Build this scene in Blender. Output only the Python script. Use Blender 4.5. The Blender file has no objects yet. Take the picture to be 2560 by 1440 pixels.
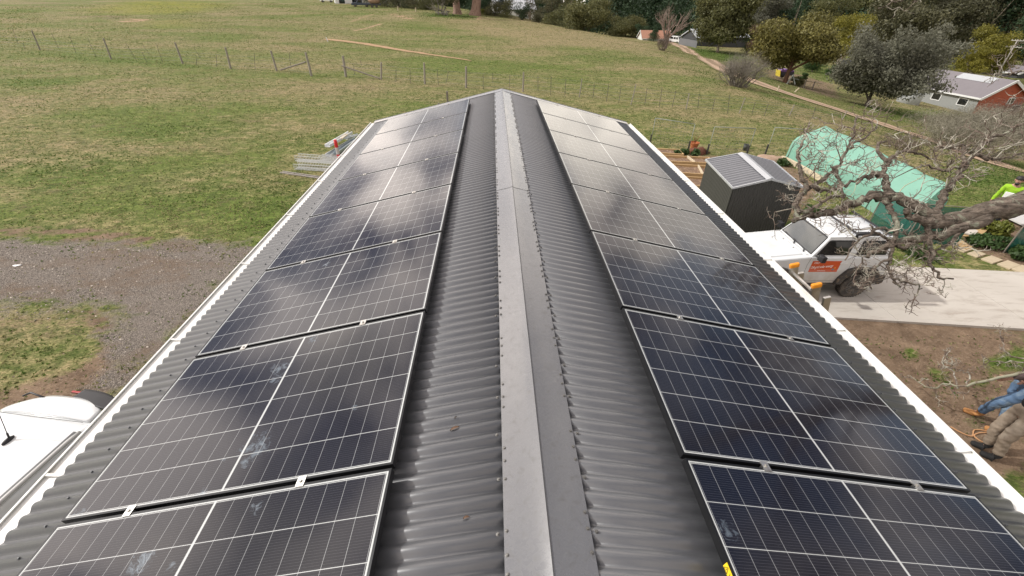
import bpy, math, random
import numpy as np
from mathutils import Vector, Matrix, noise
S=bpy.context.scene; COL=S.collection; PI=math.pi
V=lambda *a: Vector(a)
# ---------------------------------------------------------------- camera
F=1069.45; YAW,PITCH,ROLL=.0473,.6052,.0161
CAM=np.array([-.1875,0.,1.7109]); SL=.2357; G=-4.6
def _rot():
    cy,sy,cp,sp,cr,sr=math.cos(YAW),math.sin(YAW),math.cos(PITCH),math.sin(PITCH),math.cos(ROLL),math.sin(ROLL)
    f=np.array([sy*cp,cy*cp,-sp]); r=np.array([cy,-sy,0]); u=np.cross(r,f)
    return cr*r+sr*u,-sr*r+cr*u,f
CR,CU,CF=_rot()
def ray(px,py): return CF+CR*(px-1280)/F-CU*(py-720)/F
def dep(px,py,z): return Vector(CAM+ray(px,py)*z)
def proj(p):
    d=np.array(p)-CAM; z=d@CF
    return 1280+F*(d@CR)/z,720-F*(d@CU)/z,z
cd=bpy.data.cameras.new('camera'); cam=bpy.data.objects.new('camera',cd); COL.objects.link(cam)
m=np.eye(4); m[:3,0]=CR; m[:3,1]=CU; m[:3,2]=-CF; m[:3,3]=CAM
cam.matrix_world=Matrix(m.tolist()); cd.sensor_width=36; cd.lens=36*F/2560; cd.clip_start=.05; cd.clip_end=3000
S.camera=cam
# ---------------------------------------------------------------- terrain height
PLAT=np.array([(-900,-300),(34,-300),(30,0),(25,16),(22,30),(23.5,45),(27,80),(21,105),(8,150),(-25,185),(-75,214),(-900,380)],float)
def sdpoly(x,y,P):
    x=np.asarray(x,float);y=np.asarray(y,float)
    d=np.full(x.shape,1e9);ins=np.zeros(x.shape,bool);n=len(P)
    for i in range(n):
        ax,ay=P[i];bx,by=P[(i+1)%n];ex,ey=bx-ax,by-ay
        t=np.clip(((x-ax)*ex+(y-ay)*ey)/(ex*ex+ey*ey+1e-12),0,1)
        d=np.minimum(d,np.hypot(x-ax-t*ex,y-ay-t*ey))
        c=((ay>y)!=(by>y))&(x<ex*(y-ay)/((ey if abs(ey)>1e-12 else 1e-12))+ax); ins^=c
    return np.where(ins,-d,d)
def sdline(x,y,P):
    d=np.full(np.shape(x),1e9)
    for (ax,ay),(bx,by) in zip(P[:-1],P[1:]):
        ex,ey=bx-ax,by-ay
        t=np.clip(((x-ax)*ex+(y-ay)*ey)/(ex*ex+ey*ey+1e-12),0,1)
        d=np.minimum(d,np.hypot(x-ax-t*ex,y-ay-t*ey))
    return d
def TZ(x,y):
    s=sdpoly(x,y,PLAT); s=np.logaddexp(0,s/3)*3
    far=np.clip((np.asarray(y)-20)/60,0,1)
    und=(.12*np.sin(np.asarray(x)*.11+1)*np.cos(np.asarray(y)*.08)+.05*np.sin(np.asarray(x)*.37+np.asarray(y)*.29))*far
    x=np.asarray(x,float);y=np.asarray(y,float)
    rise=np.logaddexp(0,(y-70)/18)*18*.026*np.clip((22-x)/40,0,1)
    return G-9.5*(1-np.exp(-s/32))+und+rise
def T(x,y): return float(TZ(np.array([x]),np.array([y]))[0])
def at(px,py,h=0.,tmax=700):
    d=ray(px,py); ts=np.concatenate([np.arange(2,30,.25),np.geomspace(30,tmax,500)])
    X=CAM[0]+d[0]*ts;Y=CAM[1]+d[1]*ts;Z=CAM[2]+d[2]*ts
    b=np.nonzero(Z<TZ(X,Y)+h)[0]
    if len(b)==0: lo=hi=tmax
    else:
        hi=ts[b[0]];lo=ts[max(0,b[0]-1)]
        for _ in range(30):
            mid=(lo+hi)/2;p=CAM+d*mid
            if p[2]<T(p[0],p[1])+h: hi=mid
            else: lo=mid
    p=CAM+d*hi
    return Vector((p[0],p[1],T(p[0],p[1])+h))
def onz(px,py,z):
    d=ray(px,py); return Vector(CAM+d*(z-CAM[2])/d[2])
def pxm(p): return F/proj(p)[2]          # pixels (of 2560) per metre at a point
# ---------------------------------------------------------------- mesh builder
class MB:
    def __init__(s): s.v=[];s.f=[];s.m=[]
    def add(s,vs,fs,m=0):
        b=len(s.v); s.v+= [tuple(v) for v in vs]; s.f+=[tuple(b+i for i in f) for f in fs]; s.m+=[m]*len(fs); return s
    def box(s,c,d,rot=None,m=0):
        x,y,z=d[0]/2,d[1]/2,d[2]/2
        vs=[Vector(p) for p in ((-x,-y,-z),(x,-y,-z),(x,y,-z),(-x,y,-z),(-x,-y,z),(x,-y,z),(x,y,z),(-x,y,z))]
        if rot is not None: vs=[rot@v for v in vs]
        c=Vector(c)
        return s.add([v+c for v in vs],[(0,3,2,1),(4,5,6,7),(0,1,5,4),(1,2,6,5),(2,3,7,6),(3,0,4,7)],m)
    def bar(s,a,b,w,h=None,up=(0,0,1),m=0):
        a,b=Vector(a),Vector(b);h=h or w;d=(b-a);L=d.length;d.normalize();u=Vector(up)
        sd=d.cross(u)
        if sd.length<1e-4: sd=d.cross(Vector((1,0,0)))
        sd.normalize();u=sd.cross(d)
        R=Matrix((sd,d,u)).transposed()
        return s.box((a+b)/2,(w,L,h),R,m)
    def tube(s,pts,rad,n=6,cap=True,m=0):
        pts=[Vector(p) for p in pts]
        if not hasattr(rad,'__len__'): rad=[rad]*len(pts)
        rings=[];d0=(pts[1]-pts[0]).normalized();u=d0.orthogonal().normalized();vs=[]
        for i,p in enumerate(pts):
            d=(pts[min(i+1,len(pts)-1)]-pts[max(i-1,0)])
            if d.length<1e-9: d=d0.copy()
            d.normalize(); u=(u-d*u.dot(d))
            if u.length<1e-6: u=d.orthogonal()
            u.normalize(); w=d.cross(u)
            for k in range(n):
                a=2*PI*k/n; vs.append(p+(u*math.cos(a)+w*math.sin(a))*rad[i])
        fs=[]
        for i in range(len(pts)-1):
            for k in range(n):
                k2=(k+1)%n; fs.append((i*n+k,i*n+k2,(i+1)*n+k2,(i+1)*n+k))
        if cap: fs.append(tuple(range(n-1,-1,-1))); fs.append(tuple((len(pts)-1)*n+k for k in range(n)))
        return s.add(vs,fs,m)
    def prism(s,poly,d0,d1,fn,m=0):
        n=len(poly); vs=[fn(a,b,d0) for a,b in poly]+[fn(a,b,d1) for a,b in poly]
        fs=[tuple(range(n-1,-1,-1)),tuple(range(n,2*n))]+[(i,(i+1)%n,n+(i+1)%n,n+i) for i in range(n)]
        return s.add(vs,fs,m)
    def lathe(s,prof,c,axis='z',n=20,m=0):
        vs=[];c=Vector(c)
        for r,h in prof:
            for k in range(n):
                a=2*PI*k/n;x,y=r*math.cos(a),r*math.sin(a)
                vs.append(c+(Vector((x,y,h)) if axis=='z' else Vector((x,h,y)) if axis=='y' else Vector((h,x,y))))
        fs=[]
        for i in range(len(prof)-1):
            for k in range(n):
                k2=(k+1)%n;fs.append((i*n+k,i*n+k2,(i+1)*n+k2,(i+1)*n+k))
        fs.append(tuple(range(n-1,-1,-1)));fs.append(tuple((len(prof)-1)*n+k for k in range(n)))
        return s.add(vs,fs,m)
    def grid(s,fn,nu,nv,m=0):
        vs=[fn(i/nu,j/nv) for j in range(nv+1) for i in range(nu+1)]
        fs=[(j*(nu+1)+i,j*(nu+1)+i+1,(j+1)*(nu+1)+i+1,(j+1)*(nu+1)+i) for j in range(nv) for i in range(nu)]
        return s.add(vs,fs,m)
    def blob(s,c,r,n=10,m=0,jit=.12,seed=0,flat=1.):
        c=Vector(c); vs=[];k=max(4,n//2)
        if not hasattr(r,'__len__'): r=(r,r,r*flat)
        for j in range(k+1):
            th=PI*j/k
            for i in range(n):
                a=2*PI*i/n; d=Vector((math.sin(th)*math.cos(a),math.sin(th)*math.sin(a),math.cos(th)))
                q=1+jit*noise.noise(d*2.1+Vector((seed*3.7,seed,0)))*2
                vs.append(c+Vector((d.x*r[0],d.y*r[1],d.z*r[2]))*q)
        fs=[(j*n+i,(j+1)*n+i,(j+1)*n+(i+1)%n,j*n+(i+1)%n) for j in range(k) for i in range(n)]
        return s.add(vs,fs,m)
    def build(s,name,mats,parent=None,smooth=False,local=False,label=None,bevel=0,recalc=True):
        if not isinstance(mats,(list,tuple)): mats=[mats]
        off=Vector((0,0,0)) if (parent is None or local) else WORLD[parent.name]
        me=bpy.data.meshes.new(name)
        me.from_pydata([(v[0]-off.x,v[1]-off.y,v[2]-off.z) for v in s.v],[],s.f)
        for q in mats: me.materials.append(q)
        if len(mats)>1: me.polygons.foreach_set('material_index',s.m)
        if smooth: me.polygons.foreach_set('use_smooth',[True]*len(s.f))
        if recalc:
            import bmesh
            b=bmesh.new();b.from_mesh(me);bmesh.ops.recalc_face_normals(b,faces=b.faces);b.to_mesh(me);b.free()
        me.update()
        o=bpy.data.objects.new(name,me);COL.objects.link(o)
        if parent is not None:
            o.parent=parent; WORLD[o.name]=off.copy() if not local else Vector((0,0,0))
        else: WORLD[o.name]=Vector((0,0,0))
        if label: o['label']=label
        if bevel:
            bm=o.modifiers.new('bevel','BEVEL');bm.width=bevel;bm.segments=2;bm.limit_method='ANGLE';bm.angle_limit=math.radians(40)
        return o
WORLD={}
def tag(o,label,cat,group=None,kind=None):
    if label: o['label']=label
    if cat: o['category']=cat
    if group: o['group']=group
    if kind: o['kind']=kind
    return o
def thing(name,label,cat,loc,rz=0,group=None):
    o=bpy.data.objects.new(name,None);COL.objects.link(o);o.empty_display_size=.2
    o.location=loc;o.rotation_euler.z=rz;WORLD[o.name]=Vector(loc)
    return tag(o,label,cat,group)
def copy_tree(o,parent=None):
    c=o.copy();COL.objects.link(c)
    if parent is not None: c.parent=parent
    for ch in list(o.children): copy_tree(ch,c)
    return c
def setlabel(o,l):
    o['label']=l; return o
# ---------------------------------------------------------------- materials
class NT:
    def __init__(s,nt): s.n=nt.nodes;s.l=nt.links
    def __call__(s,t,**k):
        n=s.n.new('ShaderNode'+t)
        for a,b in k.items():
            if a.startswith('i_'):
                key=a[2:]; key=int(key) if key.isdigit() else key.replace('_',' ')
                if hasattr(b,'is_output'): s.l.new(b,n.inputs[key])
                else: n.inputs[key].default_value=b
            else: setattr(n,a,b)
        return n
    def math(s,op,a,b=None,c=None,clamp=False):
        n=s.n.new('ShaderNodeMath');n.operation=op;n.use_clamp=clamp
        for i,q in enumerate((a,b,c)):
            if q is None: continue
            if hasattr(q,'is_output'): s.l.new(q,n.inputs[i])
            else: n.inputs[i].default_value=q
        return n.outputs[0]
    def mix(s,f,a,b,bt='MIX'):
        n=s.n.new('ShaderNodeMix');n.data_type='RGBA';n.blend_type=bt;n.clamp_factor=True
        for i,q in ((0,f),(6,a),(7,b)):
            if hasattr(q,'is_output'): s.l.new(q,n.inputs[i])
            else: n.inputs[i].default_value=(q if i==0 else (*q,1)[:4] if hasattr(q,'__len__') else (q,q,q,1))
        return n.outputs[2]
    def noise(s,vec,scale,detail=4,rough=.6,dist=0):
        n=s.n.new('ShaderNodeTexNoise');n.inputs['Scale'].default_value=scale;n.inputs['Detail'].default_value=detail;n.inputs['Roughness'].default_value=rough;n.inputs['Distortion'].default_value=dist
        if vec is not None: s.l.new(vec,n.inputs['Vector'])
        return n.outputs[0]
    def ramp(s,f,a,b,lo=0.,hi=1.):
        n=s.n.new('ShaderNodeMapRange');n.inputs[1].default_value=a;n.inputs[2].default_value=b;n.inputs[3].default_value=lo;n.inputs[4].default_value=hi
        s.l.new(f,n.inputs[0]);return n.outputs[0]
def newmat(name):
    m=bpy.data.materials.new(name);m.use_nodes=True;t=NT(m.node_tree);b=m.node_tree.nodes['Principled BSDF']
    return m,t,b
def M(name,col,rough=.6,metal=0.,var=.18,scale=6.,bump=0.,bscale=30.,col2=None,c2s=3.,c2t=(.5,.62),spec=.5,coat=0.,stretch=None,rnd=0.,alpha=None):
    m,t,b=newmat(name)
    tc=t('TexCoord'); v=tc.outputs['Object']
    if stretch:
        mp=t('Mapping',i_Scale=stretch);t.l.new(v,mp.inputs[0]);v=mp.outputs[0]
    n=t.noise(v,scale,6,.65)
    c=t.mix(n,tuple(x*(1-var) for x in col),tuple(min(1,x*(1+var)) for x in col))
    if col2:
        n2=t.noise(v,c2s,5,.6); c=t.mix(t.ramp(n2,*c2t),c,col2)
    if rnd:
        oi=t('ObjectInfo'); c=t.mix(t.math('MULTIPLY',oi.outputs['Random'],rnd),c,tuple(x*.45 for x in col))
    t.l.new(c,b.inputs['Base Color'])
    b.inputs['Roughness'].default_value=rough;b.inputs['Metallic'].default_value=metal
    b.inputs['Specular IOR Level'].default_value=spec;b.inputs['Coat Weight'].default_value=coat
    b.inputs['Coat Roughness'].default_value=.08
    if bump:
        bn=t.noise(v,bscale,5,.6);bp=t('Bump',i_Strength=min(1,bump),i_Distance=.02*bump);t.l.new(bn,bp.inputs['Height']);t.l.new(bp.outputs[0],b.inputs['Normal'])
    if alpha: b.inputs['Alpha'].default_value=alpha
    return m
def foliage(name,col,col2,trans=.25,gloss=.35):
    m,t,b=newmat(name)
    at_=t('Attribute',attribute_name='tint')
    tc=t('TexCoord');n=t.noise(tc.outputs['Object'],.9,3)
    f=t.math('ADD',t.math('MULTIPLY',at_.outputs['Fac'],.7),t.math('MULTIPLY',n,.45))
    c=t.mix(f,col,col2); oi=t('ObjectInfo')
    c=t.mix(t.math('MULTIPLY',oi.outputs['Random'],.35),c,tuple(x*.6 for x in col))
    b.inputs['Roughness'].default_value=.55;b.inputs['Specular IOR Level'].default_value=gloss
    t.l.new(c,b.inputs['Base Color'])
    tr=t('BsdfTranslucent');t.l.new(c,tr.inputs[0]);mx=t('MixShader',i_0=trans)
    t.l.new(b.outputs[0],mx.inputs[1]);t.l.new(tr.outputs[0],mx.inputs[2])
    t.l.new(mx.outputs[0],t.n['Material Output'].inputs[0]);return m
white_paint=M('white_paint',(.78,.78,.76),.3,var=.04,spec=.5,coat=.6)
car_white=M('car_white',(.72,.74,.74),.28,var=.03,scale=3,coat=.7,col2=(.60,.58,.53),c2s=1.6,c2t=(.55,.9))
gutter_white=M('gutter_white',(.74,.74,.71),.4,var=.05,col2=(.62,.60,.54),c2s=4,c2t=(.55,.8))
black_plastic=M('black_plastic',(.018,.018,.02),.5,var=.3)
dusty_plastic=M('dusty_plastic',(.05,.045,.04),.75,var=.4,scale=14,col2=(.20,.15,.10),c2s=12,c2t=(.52,.72))
rubber=M('rubber',(.045,.041,.037),.85,var=.3,col2=(.19,.155,.12),c2s=9,c2t=(.45,.75))
alu=M('aluminium',(.62,.61,.58),.38,1.,var=.12,scale=20,col2=(.45,.42,.38),c2s=8)
galv=M('galvanised_steel',(.62,.65,.66),.42,.8,var=.18,scale=12)
silver_screw=M('screw_metal',(.42,.41,.38),.4,.9,var=.3,scale=60)
dark_screw=M('painted_screw',(.08,.085,.09),.45,.2,var=.2)
frame_black=M('frame_black',(.022,.023,.025),.32,.6,var=.15,scale=5)
zinc_edge=M('frame_edge',(.30,.32,.33),.35,.9,var=.2)
orange_cap=M('orange_plastic',(.72,.27,.015),.5,var=.15,scale=30)
timber_grey=M('weathered_timber',(.20,.175,.145),.85,var=.45,scale=5,bump=.6,bscale=25,stretch=(6,6,1))
timber_pine=M('pine_sleeper',(.46,.31,.15),.8,var=.25,scale=4,bump=.3,bscale=20)
timber_pale=M('pale_timber',(.52,.44,.31),.8,var=.22,scale=4,bump=.3)
steel_dark=M('dark_steel_post',(.07,.065,.06),.7,.3,var=.3)
wire_m=M('wire',(.28,.28,.27),.5,.7,var=.2)
bark_dark=M('bark_dark',(.085,.068,.055),.9,var=.5,scale=7,bump=1.,bscale=18)
bark_pale=M('bark_pale',(.36,.31,.25),.85,var=.35,scale=3,bump=.4,col2=(.20,.13,.09),c2s=2)
terracotta=M('terracotta',(.42,.14,.05),.75,var=.2)
skin_m=M('skin',(.42,.235,.17),.55,var=.12,scale=20)
shed_steel=M('shed_sheet',(.062,.062,.058),.42,.1,var=.15,scale=3)
shed_roof_m=M('shed_roof_sheet',(.18,.185,.20),.35,.3,var=.12,scale=3)
shed_trim=M('shed_trim',(.52,.54,.56),.4,.4,var=.1)
# ---------------------------------------------------------------- sky, sun
SUN_EL,SUN_AZ=math.radians(40),(-.975,.22)
W=bpy.data.worlds.new('World');S.world=W;W.use_nodes=True
t=NT(W.node_tree);bg=t.n['Background'];bg.inputs[1].default_value=.1
sky=t('TexSky');sky.sky_type='NISHITA';sky.sun_disc=False;sky.sun_elevation=SUN_EL
sky.sun_rotation=math.atan2(SUN_AZ[0],SUN_AZ[1]);sky.air_density=1.;sky.dust_density=1.5
tc=t('TexCoord');sx=t('SeparateXYZ');t.l.new(tc.outputs['Generated'],sx.inputs[0])
den=t.math('ADD',t.math('MAXIMUM',sx.outputs[2],0.),.28)
cx=t('CombineXYZ',i_X=t.math('DIVIDE',sx.outputs[0],den),i_Y=t.math('DIVIDE',sx.outputs[1],den),i_Z=.37)
n1=t.noise(cx.outputs[0],1.55,6,.55,.25);n2=t.noise(cx.outputs[0],2.3,5,.55,.3)
cov=t.ramp(n1,.43,.54)
low=t.ramp(sx.outputs[2],.02,.22,.22,0.)        # cloud closes up towards the horizon
cov=t.math('ADD',cov,low,clamp=True)
ccol=t.mix(t.ramp(n2,.42,.57),(1.8,1.85,2.5),(19.5,17.4,15.9))
def skyspot(az,el,wd,pw):
    a,e=math.radians(az),math.radians(el);q=t('VectorMath',operation='DOT_PRODUCT');t.l.new(tc.outputs['Generated'],q.inputs[0]);q.inputs[1].default_value=(math.sin(a)*math.cos(e),math.cos(a)*math.cos(e),math.sin(e))
    return t.ramp(q.outputs['Value'],math.cos(math.radians(wd)),math.cos(math.radians(wd*.15)),0,pw)
sp_=t.math('MAXIMUM',skyspot(14,8,13,1.),skyspot(-14,7,9,.15));sp_=t.math('MAXIMUM',sp_,skyspot(-40,25,9,.42));sp_=t.math('MAXIMUM',sp_,skyspot(33,10,9,.5));sp_=t.math('MAXIMUM',sp_,skyspot(-62,38,16,.45))
sp_=t.math('MULTIPLY',sp_,t.ramp(n1,.30,.55),clamp=True)
sidef=t.ramp(sx.outputs[0],-.35,.45,1.12,.50)
ccol=t.mix(1.,ccol,t('CombineXYZ',i_X=sidef,i_Y=sidef,i_Z=sidef).outputs[0],'MULTIPLY')
ccol=t.mix(sp_,ccol,(18.5,17.0,14.8));cov=t.math('ADD',cov,sp_,clamp=True)
cov=t.math('MAXIMUM',cov,t.ramp(sx.outputs[0],-.30,.15,.80,.25))
fin=t.mix(cov,sky.outputs[0],ccol)
t.l.new(fin,bg.inputs[0])
sl=bpy.data.lights.new('sun','SUN');sl.energy=2.5;sl.angle=math.radians(1.6);sl.color=(1,.97,.92)
so=bpy.data.objects.new('sun',sl);COL.objects.link(so)
sd=Vector((SUN_AZ[0]*math.cos(SUN_EL),SUN_AZ[1]*math.cos(SUN_EL),math.sin(SUN_EL)))
so.rotation_euler=(-sd).to_track_quat('-Z','Y').to_euler();so.location=(-20,10,30)
S.view_settings.view_transform='Standard';S.view_settings.look='None';S.view_settings.exposure=.44;S.view_settings.gamma=1
# ---------------------------------------------------------------- ground
def axis(a,b,st,lo,hi,gr=1.075):
    xs=list(np.arange(a,b+1e-6,st));s=st
    while xs[-1]<hi: s*=gr;xs.append(xs[-1]+s)
    s=st;pre=[a]
    while pre[-1]>lo: s*=gr;pre.append(pre[-1]-s)
    return np.array(pre[:0:-1]+xs)
gx=axis(-26,34,.3,-620,620);gy=axis(-4,44,.3,-120,760)
XX,YY=np.meshgrid(gx,gy);ZZ=TZ(XX,YY)
nx,ny=len(gx),len(gy)
vs=np.stack([XX.ravel(),YY.ravel(),ZZ.ravel()],-1)
i=np.arange(nx-1)[None,:]+np.arange(ny-1)[:,None]*nx
fc=np.stack([i,i+1,i+1+nx,i+nx],-1).reshape(-1,4)
me=bpy.data.meshes.new('ground')
me.vertices.add(len(vs));me.vertices.foreach_set('co',vs.ravel())
me.loops.add(fc.size);me.loops.foreach_set('vertex_index',fc.ravel())
me.polygons.add(len(fc));me.polygons.foreach_set('loop_start',np.arange(0,fc.size,4));me.polygons.foreach_set('loop_total',np.full(len(fc),4))
me.update();me.validate()
me.polygons.foreach_set('use_smooth',[True]*len(fc))
PX=lambda pts:np.array([tuple(at(*p)[:2]) for p in pts])
ch={k:np.zeros(XX.shape) for k in 'soil gravel sand lush dry yellow'.split()}
def area(k,pts,soft=.4,a=1.,px=True):
    P=PX(pts) if px else np.array(pts,float)
    d=sdpoly(XX,YY,P);ch[k]=np.maximum(ch[k],a*np.clip(.5-d/soft/2,0,1))
def line(k,pts,w,soft=.3,a=1.,px=True):
    P=PX(pts) if px else np.array(pts,float)
    d=sdline(XX,YY,P)-w/2;ch[k]=np.maximum(ch[k],a*np.clip(.5-d/soft/2,0,1))
area('gravel',[(-80,612),(60,606),(200,606),(330,612),(500,610),(640,612),(600,680),(520,760),(470,820),(400,890),(330,960),(300,1000),(285,960),(290,880),(268,800),(215,772),(100,768),(-80,775)],1.0)
area('gravel',[(-8,-6),(-3.2,-6),(-3.2,5),(-4.6,5.6),(-6.5,3)],.5,.9,px=False)
area('soil',[(-60,1060),(-60,985),(60,960),(170,925),(235,885),(262,845),(290,900),(300,985),(200,1010),(60,1060)],.5,.85)
line('soil',[(0,574),(90,571),(190,574),(290,586),(370,600)],.30,.25)
line('soil',[(0,592),(120,592),(250,602),(330,612)],.35,.3,.8)
line('soil',[(215,772),(262,805),(284,860),(280,910),(262,960)],.22,.25)
line('soil',[(112,768),(190,775),(240,800),(262,860),(258,900),(235,940)],.25,.3,.9)
area('soil',[(-40,600),(40,600),(120,608),(60,640),(-40,650)],.6,.6)
area('dry',[(500,600),(560,560),(640,560),(660,590),(600,612)],.5,.7)
area('soil',[(130,18),(240,35),(330,40),(372,48),(345,60),(260,50),(150,40)],2,.55)
area('soil',[(0,0),(230,5),(200,25),(0,20)],4,.45)
area('sand',[(290,52),(345,42),(372,49),(345,59)],.8,.9)
area('yellow',[(225,22),(330,3),(480,3),(580,12),(480,32),(360,36),(280,34)],4,1)
area('yellow',[(350,52),(470,48),(500,66),(380,70)],4,.6)
line('sand',[(885,77),(925,68),(962,57)],1.5,1,.75)
line('sand',[(880,55),(905,43),(940,33)],2.2,1.2,.6)
area('sand',[(975,40),(1010,38),(1050,45),(1040,52),(1000,48)],2,.7)
area('sand',[(945,32),(1000,34),(1000,37),(950,35)],1,.6)
area('dry',[(1070,55),(1180,48),(1205,38),(1260,55),(1400,65),(1520,88),(1600,105),(1660,130),(1640,138),(1500,120),(1300,103),(1200,78),(1080,62)],3,1)
area('sand',[(1180,44),(1208,36),(1212,48),(1190,52)],1.5,.7)
area('sand',[(1150,60),(1280,68),(1300,80),(1210,80)],2.5,.45)
area('lush',[(1050,34),(1180,36),(1210,38),(1180,45),(1060,42)],2,1)
area('lush',[(610,520),(700,450),(770,440),(770,470),(690,560),(640,600),(575,590)],1.4,.62)
area('lush',[(480,595),(540,580),(570,600),(500,608)],.4,.7)
area('lush',[(430,500),(560,470),(600,500),(470,530)],1.2,.5)
area('lush',[(0,200),(90,195),(180,205),(60,215)],2,.6)
area('lush',[(1400,135),(1560,130),(1640,150),(1500,160)],3,.4)
area('dry',[(950,180),(1150,190),(1290,205),(1600,240),(1700,265),(1500,255),(1200,225),(960,200)],1.5,.45)
area('dry',[(1480,225),(1600,215),(1720,235),(1750,260),(1650,265),(1500,245)],2,.5)
area('dry',[(1900,255),(2000,270),(2080,300),(2060,320),(1960,290)],1.5,.6)
line('dry',[(1690,140),(1760,190),(1850,228),(1960,262),(2060,285)],2.2,1.5,.8)
line('soil',[(1830,218),(1880,228)],2.5,1.5,.7)
line('lush',[(1720,160),(1800,215),(1900,232),(2000,262),(2120,298)],1.6,1.2,.8)
area('lush',[(1705,118),(1760,122),(1860,135),(1870,150),(1790,150),(1740,135)],3,1)
area('lush',[(2000,150),(2090,180),(2140,200),(2060,200),(2010,180)],3,.9)
area('soil',[(1890,160),(1960,180),(2030,190),(2110,220),(2130,260),(2040,235),(1950,205),(1900,190)],2,.6)
area('lush',[(2160,270),(2330,275),(2350,300),(2240,300)],2,.7)
area('lush',[(2390,420),(2570,410),(2600,480),(2420,500),(2330,440)],1.2,.8)
area('soil',[(2400,390),(2600,370),(2600,400),(2420,408)],.8,.7)
area('soil',[(3.0,-6),(15,-6),(15,8.4),(3.0,8.4)],.4,.92,px=False)
area('soil',[(1630,375),(1700,385),(1970,398),(2000,425),(2060,470),(1980,560),(1700,560)],.5,.85)
area('soil',[(2395,605),(2440,520),(2500,505),(2620,520),(2640,690),(2520,665)],.3,.85)
area('lush',[(2180,660),(2210,625),(2330,620),(2480,660),(2480,678)],.4,.35)
line('soil',[(1085,226),(1165,219),(1240,222),(1310,230)],.5,.4,.6)
line('soil',[(95,125),(170,132),(290,147)],.5,.5,.6)
area('dry',[(1640,355),(1760,362),(1960,382),(1950,390),(1760,372)],.3,.6)
line('soil',[(60,606),(200,604),(330,608),(500,606),(640,608)],.7,.7,.55)
line('soil',[(300,985),(335,955),(400,890),(470,815),(520,755),(600,675)],.8,.9,.5)
area('soil',[(-40,775),(100,770),(215,775),(266,805),(284,870),(280,950),(170,925),(60,960),(-40,985)],.5,.50)
area('lush',[(60,830),(160,830),(220,860),(190,900),(90,910),(50,870)],.4,.5)
area('dry',[(330,560),(480,540),(620,560),(600,600),(420,600)],1.,.5)
area('dry',[(0,300),(250,310),(420,360),(300,400),(60,380)],2.,.35)
area('dry',[(300,420),(480,440),(420,480),(260,470)],1.,.4)
area('lush',[(80,400),(260,390),(330,430),(160,470),(60,440)],1.5,.4)
area('lush',[(250,330),(420,310),(460,345),(300,360)],1.5,.4)
area('lush',[(2470,1200),(2570,1150),(2720,1300),(2640,1460),(2520,1400)],.35,.8)
area('lush',[(2255,868),(2300,872),(2292,908),(2258,898)],.15,.9)
area('lush',[(2305,915),(2375,930),(2362,955),(2318,945)],.2,.85)
area('lush',[(2440,905),(2570,850),(2590,925),(2480,940)],.25,.8)
area('lush',[(2420,935),(2500,960),(2480,985),(2420,965)],.2,.7)
line('lush',[(95,128),(280,152),(455,163),(580,177)],.8,.6,.6)
rs=np.random.RandomState(5)
for k,nm in enumerate(('ga','gb')):
    ks=('soil','gravel','sand') if k==0 else ('lush','dry','yellow')
    a=np.ones((XX.size,4));
    for q,n_ in enumerate(ks): a[:,q]=ch[n_].ravel()
    ca=me.color_attributes.new(nm,'FLOAT_COLOR','POINT');ca.data.foreach_set('color',a.ravel())
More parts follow.
